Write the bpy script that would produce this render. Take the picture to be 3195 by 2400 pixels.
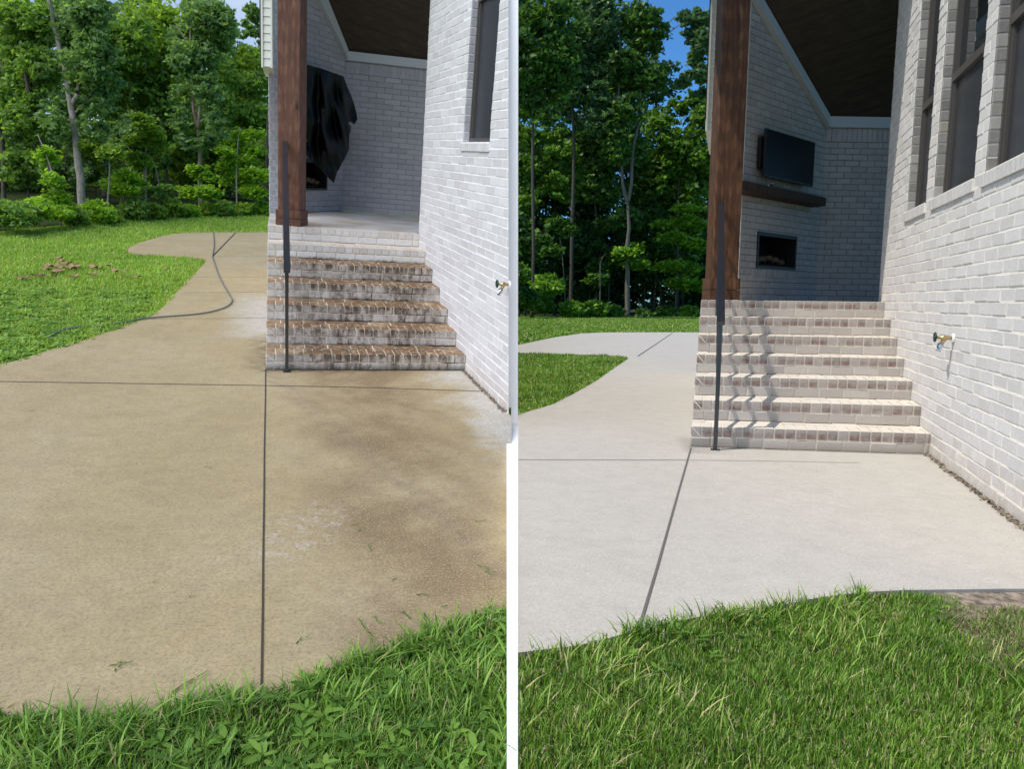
# Two neighbouring yards with the same kind of brick porch: a stained, overcast one on the left and a clean, sunny one
# on the right.  Each yard is a rigid, square-built piece of ground with its own slope; both are seen by one camera.
import bpy, math, random
import numpy as np
from mathutils import Matrix, Vector
random.seed(7); rng = np.random.default_rng(7)
scene = bpy.context.scene
for o in list(bpy.data.objects): bpy.data.objects.remove(o)

# ------------------------------------------------------------------ camera
F = 2300.0; CX, CY = 1597.5, 1200.0; PITCH = 0.11583707; CAMZ = 1.17513348
cam_d = bpy.data.cameras.new("camera"); cam = bpy.data.objects.new("camera", cam_d)
scene.collection.objects.link(cam); scene.camera = cam
cam_d.sensor_fit = 'HORIZONTAL'; cam_d.sensor_width = 36; cam_d.lens = 36*F/3195.0
cam_d.clip_start = .05; cam_d.clip_end = 1000
cam.location = (0, 0, CAMZ); cam.rotation_euler = (math.pi/2-PITCH, 0, 0)
scene.render.resolution_x = 1024; scene.render.resolution_y = 770

# ------------------------------------------------------------------ yards (collections) and light
COL = {}
for n in ("before_yard", "after_yard"):
    COL[n] = bpy.data.collections.new(n); scene.collection.children.link(COL[n])
SUN_EL = math.radians(60)
sun_travel = Vector((.955*math.cos(SUN_EL), .29*math.cos(SUN_EL), -math.sin(SUN_EL)))
COL["between"] = bpy.data.collections.new("between"); scene.collection.children.link(COL["between"])
LIT = bpy.data.collections.new("before_yard_and_divider"); LIT.children.link(COL["before_yard"]); LIT.children.link(COL["between"])
def sun(name, travel, strength, angle, color, coll):
    d = bpy.data.lights.new(name, 'SUN'); d.energy = strength; d.angle = math.radians(angle); d.color = color
    o = bpy.data.objects.new(name, d); scene.collection.objects.link(o)
    o.rotation_euler = Vector(travel).to_track_quat('-Z', 'Y').to_euler(); o.location = (-6, -4, 12)
    o.light_linking.receiver_collection = LIT if coll is COL['before_yard'] else coll; o.light_linking.blocker_collection = coll
    return o
# the right-hand yard is in full sun, the left-hand one under cloud: each sun lights (and is shaded by) its own yard
sun("sun", sun_travel, 3.95, 0.55, (1, .935, .83), COL["after_yard"])
sun("cloudy_sun", (.36, .60, -.72), 3.8, 70, (1, .98, .955), COL["before_yard"])

w = bpy.data.worlds.new("World"); scene.world = w; w.use_nodes = True
nt = w.node_tree; bg = nt.nodes['Background']
sky = nt.nodes.new('ShaderNodeTexSky'); sky.sky_type = 'NISHITA'; sky.sun_disc = False
sky.sun_elevation = SUN_EL; sky.sun_rotation = math.atan2(-sun_travel.x, -sun_travel.y)
sky.air_density = 1.0; sky.dust_density = .3; sky.ozone_density = 2.2
tc = nt.nodes.new('ShaderNodeTexCoord'); sep = nt.nodes.new('ShaderNodeSeparateXYZ')
nt.links.new(tc.outputs['Generated'], sep.inputs[0])
mr = nt.nodes.new('ShaderNodeMapRange'); mr.inputs[1].default_value = .0; mr.inputs[2].default_value = -.22
nt.links.new(sep.outputs['X'], mr.inputs[0])
nz = nt.nodes.new('ShaderNodeTexNoise'); nz.inputs['Scale'].default_value = 4.5; nz.inputs['Detail'].default_value = 6
nt.links.new(tc.outputs['Generated'], nz.inputs['Vector'])
nr = nt.nodes.new('ShaderNodeMapRange'); nr.inputs[1].default_value = .36; nr.inputs[2].default_value = .6
nr.inputs[3].default_value = .45; nr.inputs[4].default_value = 1
nt.links.new(nz.outputs[0], nr.inputs[0])
mu = nt.nodes.new('ShaderNodeMath'); mu.operation = 'MULTIPLY'
nt.links.new(mr.outputs[0], mu.inputs[0]); nt.links.new(nr.outputs[0], mu.inputs[1])
mx = nt.nodes.new('ShaderNodeMixRGB'); mx.inputs[2].default_value = (6.6, 7.6, 9.2, 1)
nt.links.new(mu.outputs[0], mx.inputs[0]); nt.links.new(sky.outputs[0], mx.inputs[1])
nt.links.new(mx.outputs[0], bg.inputs[0])
tint = nt.nodes.new('ShaderNodeMixRGB'); tint.blend_type = 'MULTIPLY'; tint.inputs[0].default_value = 1; tint.inputs[2].default_value = (.52, 1.05, 1.55, 1)
nt.links.new(sky.outputs[0], tint.inputs[1]); nt.links.new(tint.outputs[0], mx.inputs[1]); bg.inputs[1].default_value = .105
scene.view_settings.view_transform = 'Standard'; scene.view_settings.look = 'None'
scene.view_settings.exposure = 0; scene.view_settings.gamma = 1
scene.render.engine = 'CYCLES'; scene.cycles.use_denoising = True
scene.cycles.max_bounces = 7; scene.cycles.diffuse_bounces = 4; scene.cycles.transparent_max_bounces = 8
scene.cycles.sample_clamp_indirect = 6

# ------------------------------------------------------------------ yard frames
class Yard:
    def __init__(s, p, coll, BL, CL, FL):
        pitch, roll, s.h = p[:3]; s.coll = coll; s.BL, s.CL, s.FL = BL, CL, FL
        up = np.array([math.sin(roll)*math.cos(pitch), -math.cos(roll)*math.cos(pitch), -math.sin(pitch)])
        fw = np.array([0, 0, 1.])-up*up[2]; fw /= np.linalg.norm(fw)
        rt = np.cross(fw, up); rt = -rt if rt[0] < 0 else rt
        s.rt, s.fw, s.up = rt, fw, up
        W = np.array([[1, 0, 0], [0, -math.sin(PITCH), math.cos(PITCH)], [0, -math.cos(PITCH), -math.sin(PITCH)]])
        R = np.stack([W@rt, W@fw, W@up], 1)
        M = np.eye(4); M[:3, :3] = R; M[:3, 3] = np.array([0, 0, CAMZ])-R[:, 2]*s.h
        s.M = M; s.R = R
        s.P0 = np.array([p[3], p[4], 0.]); s.dX = np.array([math.cos(p[5]), math.sin(p[5]), 0]); s.aX = p[5]
        s.dY = np.array([math.sin(p[6]), math.cos(p[6]), 0]); s.W = p[7]; s.T = p[8]
        wd = s.dY*p[8]+s.dX*p[9]; s.Tw = np.linalg.norm(wd); s.wd = wd/s.Tw
        s.E0 = s.P0+s.dX*s.W; s.N = np.array([-s.wd[1], s.wd[0], 0])
        s.seam = R[0]              # world x = seam . local
    def ray(s, x, y):
        d = np.array([(x-CX)/F, (y-CY)/F, 1.]); return np.array([d@s.rt, d@s.fw, d@s.up])
    def g(s, x, y, z=0.):
        d = s.ray(x, y); return d*((z-s.h)/d[2])+np.array([0, 0, s.h])
    def at(s, x, y, v):
        d = s.ray(x, y); return d*(v/d[1])+np.array([0, 0, s.h])
    def pl(s, O, U, x, y):         # pixel -> (t, z) on the vertical plane through O along U
        n = np.array([-U[1], U[0], 0]); d = s.ray(x, y); q = d*((O@n)/(d@n)) if abs(d@n) > 1e-9 else d
        return np.array([(q-O)@U*1., q[2]+s.h-0.])-np.array([0, 0])
    def P(s, q):
        c = q[0]*s.rt+q[1]*s.fw+(q[2]-s.h)*s.up; return np.array([CX+F*c[0]/c[2], CY+F*c[1]/c[2]])
    def zat(s, q, py):             # height on the vertical through q that shows at image row py
        lo, hi = -1., 14.
        for _ in range(50):
            m = (lo+hi)/2; lo, hi = (m, hi) if s.P((q[0], q[1], m))[1] > py else (lo, m)
        return lo
LY = Yard([0.28417399, 0.08966024, 2.13005524, -2.45326104, 7.0253601, 0.3125924, -0.32058751, 2.03771262, 0.40884765, -0.02049571],
          COL["before_yard"], .236, .0915, .29)
RY = Yard([0.11583707, 0.01210926, 1.17513348, 1.45243935, 5.88452716, -0.11161855, 0.26510316, 1.83966923, 0.35434992, 0.00636376],
          COL["after_yard"], .205, .0815, .237)
H = 1.19; RI = .17; CO = .085

# ------------------------------------------------------------------ materials
def mat(name, color=(.5, .5, .5), rough=.8, metal=0, spec=.5):
    m = bpy.data.materials.new(name); m.use_nodes = True; b = m.node_tree.nodes['Principled BSDF']
    b.inputs['Base Color'].default_value = (*color, 1); b.inputs['Roughness'].default_value = rough
    b.inputs['Metallic'].default_value = metal; b.inputs['Specular IOR Level'].default_value = spec
    return m
class NT:
    def __init__(s, m): s.t = m.node_tree; s.b = s.t.nodes['Principled BSDF']; s._o = None
    def n(s, k, **kw):
        x = s.t.nodes.new(k)
        for a, v in kw.items(): setattr(x, a, v)
        return x
    def l(s, a, b): s.t.links.new(a, b)
    def co(s):
        if s._o is None: s._o = s.n('ShaderNodeTexCoord').outputs['Object']
        return s._o
    def map(s, sc, loc=(0, 0, 0), rot=(0, 0, 0)):
        m = s.n('ShaderNodeMapping'); s.l(s.co(), m.inputs[0]); m.inputs['Scale'].default_value = sc
        m.inputs['Location'].default_value = loc; m.inputs['Rotation'].default_value = rot; return m.outputs[0]
    def noise(s, scale, detail=4, rough=.55, vec=None, dist=0):
        x = s.n('ShaderNodeTexNoise'); x.inputs['Scale'].default_value = scale; x.inputs['Detail'].default_value = detail
        x.inputs['Roughness'].default_value = rough; x.inputs['Distortion'].default_value = dist
        s.l(vec if vec is not None else s.co(), x.inputs['Vector']); return x.outputs[0]
    def rng(s, v, a, b, c=0., d=1., smooth=False):
        x = s.n('ShaderNodeMapRange'); x.interpolation_type = 'SMOOTHSTEP' if smooth else 'LINEAR'
        for i, q in zip((1, 2, 3, 4), (a, b, c, d)): x.inputs[i].default_value = q
        s.l(v, x.inputs[0]); return x.outputs[0]
    def math(s, op, a, b=None, clamp=False):
        x = s.n('ShaderNodeMath', operation=op, use_clamp=clamp)
        for i, q in enumerate((a, b)):
            if q is None: continue
            if hasattr(q, 'links'): s.l(q, x.inputs[i])
            else: x.inputs[i].default_value = q
        return x.outputs[0]
    def mix(s, f, a, b, mode='MIX'):
        x = s.n('ShaderNodeMixRGB', blend_type=mode)
        for i, q in enumerate((f, a, b)):
            if hasattr(q, 'links'): s.l(q, x.inputs[i])
            elif i == 0: x.inputs[0].default_value = q
            else: x.inputs[i].default_value = (*q, 1)
        return x.outputs[0]
    def ramp(s, v, stops):
        x = s.n('ShaderNodeValToRGB'); e = x.color_ramp.elements
        while len(e) < len(stops): e.new(.5)
        for i, (p, c) in enumerate(stops): e[i].position = p; e[i].color = (*c, 1)
        s.l(v, x.inputs[0]); return x.outputs[0]
    def attr(s, n): return s.n('ShaderNodeAttribute', attribute_name=n).outputs['Fac']
    def xyz(s):
        x = s.n('ShaderNodeSeparateXYZ'); s.l(s.co(), x.inputs[0]); return x.outputs
    def bump(s, h, strength=.3, dist=.01):
        x = s.n('ShaderNodeBump'); x.inputs['Strength'].default_value = strength; x.inputs['Distance'].default_value = dist
        s.l(h, x.inputs['Height']); s.l(x.outputs[0], s.b.inputs['Normal'])
    def color(s, c): s.l(c, s.b.inputs['Base Color'])

def brick_mat(name, stops, fleck=(.30, .27, .25), fleck_amt=.35, grime=None, lift=0):
    m = mat(name, rough=.88, spec=.25); t = NT(m)
    c = t.ramp(t.attr('tint'), stops)
    c = t.mix(t.rng(t.noise(9, 5), .35, .7, 0, .25), c, [x*.82 for x in stops[0][1]])
    c = t.mix(t.rng(t.noise(95, 3, .7), .60, .74, 0, fleck_amt), c, fleck)
    c = t.mix(t.rng(t.noise(60, 2), .56, .7, 0, .35), c, [min(1, x*1.2) for x in stops[-1][1]])
    if grime: c = grime(t, c)
    c = t.mix(t.rng(t.noise(22, 6, .75), .57, .70, 0, .5), c, [min(1, x*1.25) for x in stops[-1][1]])
    t.color(c); t.bump(t.noise(38, 7, .75), .45, .008)
    return m
def grime_before(t, c):
    x, y, z = t.xyz()
    n1 = t.noise(2.3, 5, .65)
    # soaked black-brown growth: strongest in the middle of the flight, gone on the two rinsed top steps
    cen = t.math('MULTIPLY', t.rng(x, .0, .6, .35, 1.15, True), t.rng(x, 1.6, 2.05, 1.1, .55, True))
    low = t.rng(z, .84, .90, 1, .0, True)
    f = t.math('MULTIPLY', t.math('MULTIPLY', cen, low), t.rng(n1, .25, .54, .15, 1.25))
    drip = t.rng(t.noise(6, 4, .6, vec=t.map((2.4, 2.3, .8))), .36, .60, .0, 1)
    zz = t.math('FRACT', t.math('DIVIDE', z, .17))
    band = t.math('MAXIMUM', t.rng(zz, .0, .25, 1, .1), t.rng(zz, .5, .95, .45, 1.0))
    nrm = t.n('ShaderNodeSeparateXYZ'); t.l(t.n('ShaderNodeTexCoord').outputs['Normal'], nrm.inputs[0])
    top = t.rng(nrm.outputs['Z'], .6, .9)
    c = t.mix(t.math('MULTIPLY', top, t.math('ADD', .38, t.math('MULTIPLY', low, .42))), c, (.50, .34, .18))
    side = t.math('MULTIPLY', t.math('MULTIPLY', f, drip), band, True)
    c = t.mix(t.math('MULTIPLY', f, .25, True), c, (.30, .19, .105))
    c = t.mix(t.math('MULTIPLY', side, .85, True), c, (.06, .036, .018))
    f = t.math('MULTIPLY', f, 1.2)
    spots = t.math('MULTIPLY', f, t.rng(t.noise(13, 6, .75), .50, .70), True)
    c = t.mix(t.math('MULTIPLY', spots, .75), c, (.06, .045, .03))
    c = t.mix(t.math('MULTIPLY', t.math('MULTIPLY', top, low), t.rng(t.noise(5, 5, .7), .38, .62, .1, .75)), c, (.19, .10, .045))
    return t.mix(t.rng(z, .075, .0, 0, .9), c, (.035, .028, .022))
def grime_after(t, c):
    z = t.xyz()[2]
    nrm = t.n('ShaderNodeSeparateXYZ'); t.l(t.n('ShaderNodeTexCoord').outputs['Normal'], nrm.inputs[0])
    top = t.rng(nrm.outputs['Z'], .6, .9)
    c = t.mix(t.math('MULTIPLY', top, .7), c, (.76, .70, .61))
    zz = t.math('FRACT', t.math('DIVIDE', z, .17))
    # worn whitewash: red-brown fired clay shows along the lower half of some cap bricks
    low = t.math('MULTIPLY', t.rng(zz, .48, .56), t.rng(zz, .72, .86, 1, 0))
    red = t.math('MULTIPLY', t.math('MULTIPLY', low, t.rng(t.attr('tint'), .45, .75, .25, 1)), t.rng(t.noise(16, 5, .7), .34, .58))
    red = t.math('MULTIPLY', red, t.rng(nrm.outputs['Z'], .3, .1))
    c = t.mix(t.math('MULTIPLY', red, .8, True), c, (.20, .105, .085))
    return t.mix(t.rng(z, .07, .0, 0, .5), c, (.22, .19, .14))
WALL_STOPS = [(0, (.52, .50, .515)), (.5, (.585, .565, .58)), (1, (.64, .625, .64))]
M = {}
def splash(t, c):
    z = t.xyz()[2]
    f = t.math('MULTIPLY', t.rng(t.math('ADD', z, t.math('MULTIPLY', t.noise(3.5, 6, .7), .28)), .42, .08, 0, .75), t.rng(t.noise(9, 5, .7), .3, .6, .3, 1))
    return t.mix(f, c, (.47, .38, .28))
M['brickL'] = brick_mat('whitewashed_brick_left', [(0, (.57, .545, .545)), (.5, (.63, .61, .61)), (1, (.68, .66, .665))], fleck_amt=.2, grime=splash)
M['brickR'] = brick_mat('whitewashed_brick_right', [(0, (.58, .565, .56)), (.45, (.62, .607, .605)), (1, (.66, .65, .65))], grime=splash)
M['jambL'] = brick_mat('bare_jamb_brick_left', [(0, (.32, .31, .33)), (.6, (.45, .44, .47)), (1, (.52, .51, .54))])
M['jambR'] = brick_mat('bare_jamb_brick_right', [(0, (.22, .215, .21)), (.6, (.33, .32, .30)), (.9, (.44, .43, .42)), (1, (.36, .30, .20))])
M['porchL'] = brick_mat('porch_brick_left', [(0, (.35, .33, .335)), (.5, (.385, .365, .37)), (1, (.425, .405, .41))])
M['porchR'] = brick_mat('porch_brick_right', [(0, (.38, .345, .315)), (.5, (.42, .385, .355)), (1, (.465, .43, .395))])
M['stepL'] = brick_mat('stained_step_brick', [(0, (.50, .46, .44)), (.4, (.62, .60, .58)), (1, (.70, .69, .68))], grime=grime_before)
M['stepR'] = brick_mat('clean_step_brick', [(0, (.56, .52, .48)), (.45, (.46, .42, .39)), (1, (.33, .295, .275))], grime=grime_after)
def mortar(name, col, grime=None):
    m = mat(name, col, .95, spec=.2); t = NT(m)
    c = t.mix(t.rng(t.noise(14, 6, .7), .35, .7), col, [x*.84 for x in col])
    if grime: c = grime(t, c)
    t.color(c); t.bump(t.noise(120, 3), .5, .004); return m
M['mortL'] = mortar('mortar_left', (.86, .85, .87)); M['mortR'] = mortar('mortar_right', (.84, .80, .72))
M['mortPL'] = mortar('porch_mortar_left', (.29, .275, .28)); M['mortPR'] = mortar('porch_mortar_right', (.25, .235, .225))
def gm(t, c):
    x, y, z = t.xyz()
    f = t.math('MULTIPLY', t.rng(x, .1, .6, .1, 1, True), t.rng(z, .84, .9, 1, 0, True))
    c = t.mix(t.math('MULTIPLY', t.math('MULTIPLY', f, t.rng(t.noise(4.5, 5), .46, .62)), .9, True), c, (.05, .038, .028))
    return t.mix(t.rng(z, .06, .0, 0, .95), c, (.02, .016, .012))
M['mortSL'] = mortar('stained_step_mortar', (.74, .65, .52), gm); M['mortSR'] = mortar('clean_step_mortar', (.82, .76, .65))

def concrete(name, dirty):
    m = mat(name, rough=.9, spec=.25); t = NT(m); x, y, z = t.xyz()
    if dirty:
        c = t.ramp(t.noise(.9, 5, .6), [(.3, (.40, .312, .155)), (.5, (.45, .357, .19)), (.72, (.49, .40, .24))])
        c = t.mix(t.rng(t.noise(1.6, 9, .8, vec=t.map((.8, 1.3, 1))), .50, .72, 0, .28), c, (.24, .185, .115))
        # dark walked-on patch right of the long joint, drifting towards the grass
        d1 = t.math('MULTIPLY', t.rng(x, .1, .7, 0, 1, True), t.rng(x, 1.1, 2.0, 1, 0, True))
        d1 = t.math('MULTIPLY', d1, t.rng(t.noise(1.3, 6, .7), .36, .58))
        c = t.mix(t.math('MULTIPLY', d1, .78, True), c, (.19, .125, .06))
        br = t.noise(7, 5, .7, vec=t.map((.6, 9, 1), rot=(0, 0, .05)))
        c = t.mix(t.rng(br, .5, .68, 0, .2), c, (.20, .155, .105))
        br2 = t.noise(9, 6, .8, vec=t.map((.5, 22, 1), rot=(0, 0, .04))); c = t.mix(t.rng(br2, .5, .7, 0, .22), c, (.22, .17, .115))
        # band already rinsed pale: beside the steps and along the wall
        nx = t.math('MULTIPLY', t.math('SUBTRACT', t.noise(1.8, 5, .6), .5), 1.3)
        w1 = t.math('SUBTRACT', t.math('ADD', x, t.math('MULTIPLY', y, .0)), 1.72)
        wall = t.math('MULTIPLY', t.rng(t.math('ADD', w1, t.math('MULTIPLY', nx, .8)), -.18, .30, 0, .85, True), t.rng(y, .3, .6, 1, 0))
        left = t.math('MULTIPLY', t.rng(t.math('ADD', x, t.math('ADD', t.math('MULTIPLY', nx, .35), t.math('MULTIPLY', y, .04))), -.62, -.02, 0, .75, True), t.rng(y, 5, 6, 1, 0))
        left = t.math('MULTIPLY', left, t.math('MULTIPLY', t.rng(t.math('ADD', y, nx), 1.0, 1.7, 0, 1, True), t.rng(y, 3.2, 4.6, 1, 0, True)))
        c = t.mix(t.math('MAXIMUM', wall, left), c, (.60, .585, .555))
        # black growth right against the steps
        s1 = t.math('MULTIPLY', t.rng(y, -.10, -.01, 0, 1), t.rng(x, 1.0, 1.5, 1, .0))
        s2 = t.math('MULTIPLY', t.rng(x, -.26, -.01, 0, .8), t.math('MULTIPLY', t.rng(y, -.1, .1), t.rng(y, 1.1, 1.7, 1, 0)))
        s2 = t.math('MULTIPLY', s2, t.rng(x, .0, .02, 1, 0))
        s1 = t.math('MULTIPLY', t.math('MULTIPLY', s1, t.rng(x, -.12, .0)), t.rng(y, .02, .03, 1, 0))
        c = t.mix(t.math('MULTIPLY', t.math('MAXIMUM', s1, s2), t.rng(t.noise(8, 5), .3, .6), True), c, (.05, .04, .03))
        joint = t.math('ABSOLUTE', t.math('ADD', x, t.math('MULTIPLY', y, .33)))
        j2 = t.math('MULTIPLY', t.rng(joint, .0, .16, .55, 0), t.rng(t.noise(9, 5), .3, .7))
        c = t.mix(t.math('MULTIPLY', j2, t.rng(y, .0, -.1)), c, (.17, .13, .105))
        eff, fine, pit = (.52, .46, .38), (.46, .37, .24), (.10, .07, .045)
    else:
        c = t.ramp(t.noise(1.1, 5, .6), [(.3, (.475, .44, .39)), (.6, (.515, .48, .425)), (.8, (.545, .51, .455))])
        c = t.mix(t.rng(t.noise(2.2, 7, .7), .48, .7, 0, .4), c, (.43, .40, .35))
        br = t.noise(9, 6, .8, vec=t.map((.5, 20, 1), rot=(0, 0, .03))); c = t.mix(t.rng(br, .48, .70, 0, .3), c, (.36, .335, .30))
        # still damp along the foot of the steps
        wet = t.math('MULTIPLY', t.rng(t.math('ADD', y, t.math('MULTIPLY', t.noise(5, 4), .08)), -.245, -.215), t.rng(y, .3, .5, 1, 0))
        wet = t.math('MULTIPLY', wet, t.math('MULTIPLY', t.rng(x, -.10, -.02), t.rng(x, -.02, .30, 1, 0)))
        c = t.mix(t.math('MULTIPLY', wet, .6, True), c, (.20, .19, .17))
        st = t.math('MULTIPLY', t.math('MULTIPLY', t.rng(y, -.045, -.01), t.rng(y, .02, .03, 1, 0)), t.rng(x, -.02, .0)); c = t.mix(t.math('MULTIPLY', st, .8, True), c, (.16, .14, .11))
        eff, fine, pit = (.62, .60, .57), (.58, .56, .53), (.24, .225, .20)
    # a whitish scab of spalled paste in the middle of the slab
    ex, ey = (.27, -3.4) if dirty else (.60, -1.45)
    dx = t.math('SUBTRACT', x, t.math('ADD', ex, t.math('MULTIPLY', t.math('ADD', y, -ey), .35))); dy = t.math('SUBTRACT', y, ey)
    r = t.math('ADD', t.math('MULTIPLY', t.math('POWER', dx, 2.), 9), t.math('MULTIPLY', t.math('POWER', dy, 2.), 5))
    e = t.math('MULTIPLY', t.rng(r, 1, .2), t.rng(t.noise(13, 8, .75), .50, .60))
    c = t.mix(t.math('MULTIPLY', e, .7 if dirty else .4, True), c, eff)
    c = t.mix(t.rng(t.noise(75, 2, .8), .50, .66, 0, .9), c, fine)
    c = t.mix(t.rng(t.noise(52, 3, .85), .52, .36, 0, .5), c, [x*1.8 for x in pit])
    c = t.mix(t.rng(t.noise(80, 4, .85), .46, .30, 0, .75), c, pit)
    c = t.mix(t.rng(t.noise(33, 4, .8), .34, .25, 0, .8), c, pit)
    c = t.mix(t.rng(t.noise(14, 5, .7), .45, .7, 0, .12), c, pit)
    c = t.mix(t.rng(t.noise(5, 8, .85), .44, .66, 0, .22), c, pit)
    t.color(c); t.bump(t.noise(140, 4, .8), .35, .004)
    if dirty: t.l(t.rng(t.noise(1.2, 3), .3, .7, .55, .85), t.b.inputs['Roughness'])
    return m
M['concL'] = concrete('dirty_concrete', True); M['concR'] = concrete('clean_concrete', False)
M['groove'] = mat('dark_joint', (.06, .046, .034), 1); M['grooveR'] = mat('grey_joint', (.13, .12, .105), 1)
m = M['soil'] = mat('soil_and_thatch', rough=1, spec=.05); t = NT(m)
t.color(t.ramp(t.noise(14, 6, .75), [(.3, (.02, .035, .01)), (.5, (.04, .06, .018)), (.7, (.09, .08, .035))])); t.bump(t.noise(40, 6, .8), 1, .03)
def turf(name, a, b, c3, sc):
    m = mat(name, rough=1, spec=.1); t = NT(m)
    c = t.ramp(t.noise(sc, 8, .8), [(.3, a), (.52, b), (.75, c3)])
    c = t.mix(t.rng(t.noise(.35, 5, .7), .52, .72, 0, .6), c, (.16, .17, .045))
    t.color(c); t.bump(t.noise(sc*2.5, 6, .8), 1, .06); return m
M['turfL'] = turf('lawn_turf_left', (.11, .20, .03), (.20, .34, .05), (.30, .43, .09), 9)
M['turfR'] = turf('lawn_turf_right', (.05, .11, .015), (.10, .20, .025), (.18, .28, .05), 6)
def leafmat(name, stops, trans=.35, rough=.5):
    m = mat(name, rough=rough, spec=.35); t = NT(m)
    c = t.ramp(t.attr('tint'), stops); t.color(c)
    tr = t.n('ShaderNodeBsdfTranslucent'); t.l(t.mix(1, c, (1.5, 1.45, .5), 'MULTIPLY'), tr.inputs[0])
    mxx = t.n('ShaderNodeMixShader'); mxx.inputs[0].default_value = trans
    t.l(t.b.outputs[0], mxx.inputs[1]); t.l(tr.outputs[0], mxx.inputs[2])
    t.l(mxx.outputs[0], t.t.nodes['Material Output'].inputs[0]); return m
M['leafA'] = leafmat('leaf_mid_green', [(0, (.033, .085, .022)), (.5, (.075, .17, .034)), (1, (.16, .31, .055))])
M['leafB'] = leafmat('leaf_yellow_green', [(0, (.09, .20, .02)), (.5, (.19, .37, .035)), (1, (.34, .55, .06))])
M['leafC'] = leafmat('leaf_blue_green', [(0, (.05, .11, .055)), (.5, (.095, .19, .085)), (1, (.18, .31, .13))])
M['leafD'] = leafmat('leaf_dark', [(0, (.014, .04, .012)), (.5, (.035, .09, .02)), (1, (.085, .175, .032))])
M['leafE'] = leafmat('leaf_sunny', [(0, (.05, .12, .018)), (.5, (.105, .23, .028)), (1, (.20, .36, .05))])
M['leafLA'] = leafmat('leaf_mid_green_overcast', [(0, (.10, .19, .05)), (.5, (.20, .34, .08)), (1, (.34, .52, .12))], .55)  # brighter, paler leaf copies: overcast light and haze put into the colour
M['leafLC'] = leafmat('leaf_blue_green_overcast', [(0, (.09, .18, .08)), (.5, (.18, .31, .13)), (1, (.32, .47, .19))], .55)
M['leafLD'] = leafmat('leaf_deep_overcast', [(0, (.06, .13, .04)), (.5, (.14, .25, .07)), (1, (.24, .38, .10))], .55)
M['leafLE'] = leafmat('leaf_olive_overcast', [(0, (.13, .23, .04)), (.5, (.25, .39, .06)), (1, (.40, .55, .10))], .55)
M['leafLB'] = leafmat('leaf_yellow_green_overcast', [(0, (.14, .27, .03)), (.5, (.28, .47, .05)), (1, (.45, .66, .09))], .55)
M['lawnL'] = leafmat('lawn_blades_left', [(0, (.10, .19, .028)), (.45, (.23, .40, .055)), (.92, (.40, .57, .10)), (1, (.52, .44, .20))], .35)
M['thatch'] = leafmat('dry_thatch', [(0, (.10, .085, .045)), (.5, (.25, .21, .12)), (1, (.45, .39, .24))], .1)
M['grassL'] = leafmat('grass_blades_left', [(0, (.035, .085, .015)), (.45, (.11, .235, .03)), (.92, (.26, .44, .07)), (1, (.42, .37, .17))], .3)
M['grassR'] = leafmat('grass_blades_right', [(0, (.06, .14, .02)), (.45, (.17, .33, .04)), (.85, (.30, .48, .065)), (1, (.58, .50, .27))], .3)
M['clover'] = leafmat('clover_leaf', [(0, (.09, .19, .03)), (.5, (.19, .35, .05)), (1, (.34, .52, .09))], .35)
M['weed'] = leafmat('weed_leaf', [(0, (.04, .10, .016)), (.5, (.11, .225, .03)), (1, (.22, .37, .055))], .25)
M['dead'] = mat('dead_leaf', (.30, .19, .10), .9); M['twig'] = mat('dry_twig', (.11, .085, .05), .9)
def bark(name, a, b):
    m = mat(name, rough=.95, spec=.15); t = NT(m)
    t.color(t.mix(t.rng(t.noise(7, 6, .7, vec=t.map((3, 3, .8))), .35, .65), a, b)); t.bump(t.noise(16, 5, .7, vec=t.map((4, 4, 1))), .8, .03); return m
M['barkP'] = bark('pale_bark', (.20, .18, .155), (.40, .37, .32)); M['barkD'] = bark('dark_bark', (.06, .05, .045), (.15, .125, .105))
M['barkM'] = bark('grey_bark', (.10, .09, .075), (.24, .215, .18)); M['barkT'] = bark('tan_bark', (.20, .15, .115), (.36, .29, .23))
def wood(name, a, b, c3, dark=(.03, .015, .01)):
    m = mat(name, rough=.7, spec=.3); t = NT(m)
    warp = t.noise(1.3, 3, .5, vec=t.map((3, 3, .8)))
    mp = t.n('ShaderNodeMapping'); mp.inputs['Scale'].default_value = (1, 1, .045)
    vm = t.n('ShaderNodeVectorMath', operation='ADD'); t.l(t.co(), vm.inputs[0])
    cx = t.n('ShaderNodeCombineXYZ'); t.l(t.math('MULTIPLY', warp, .10), cx.inputs[0]); t.l(t.math('MULTIPLY', warp, .08), cx.inputs[1]); t.l(cx.outputs[0], vm.inputs[1])
    t.l(vm.outputs[0], mp.inputs[0])
    n = t.noise(34, 5, .6, vec=mp.outputs[0]); n2 = t.noise(11, 3, .5, vec=mp.outputs[0])
    c = t.ramp(n, [(.34, a), (.5, b), (.66, c3)])
    wv = t.n('ShaderNodeTexWave', wave_type='RINGS', rings_direction='X'); wv.inputs['Scale'].default_value = 9
    wv.inputs['Distortion'].default_value = 5; wv.inputs['Detail'].default_value = 2; t.l(t.map((1.6, 1.6, .16), (.2, .1, .3)), wv.inputs['Vector'])
    c = t.mix(t.rng(wv.outputs['Fac'], .75, .35, 0, .55), c, a); c = t.mix(t.rng(n2, .42, .62, 0, .35), c, b)
    vo = t.n('ShaderNodeTexVoronoi'); vo.inputs['Scale'].default_value = 1; t.l(t.map((3.2, 3.2, 1.6)), vo.inputs['Vector'])
    c = t.mix(t.rng(vo.outputs['Distance'], .16, .09, 0, .8), c, a); c = t.mix(t.rng(vo.outputs['Distance'], .085, .05), c, dark)
    c = t.mix(t.rng(t.noise(1.1, 3), .45, .7, 0, .4), c, a)
    t.color(c); t.bump(n, .5, .004); return m
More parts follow.
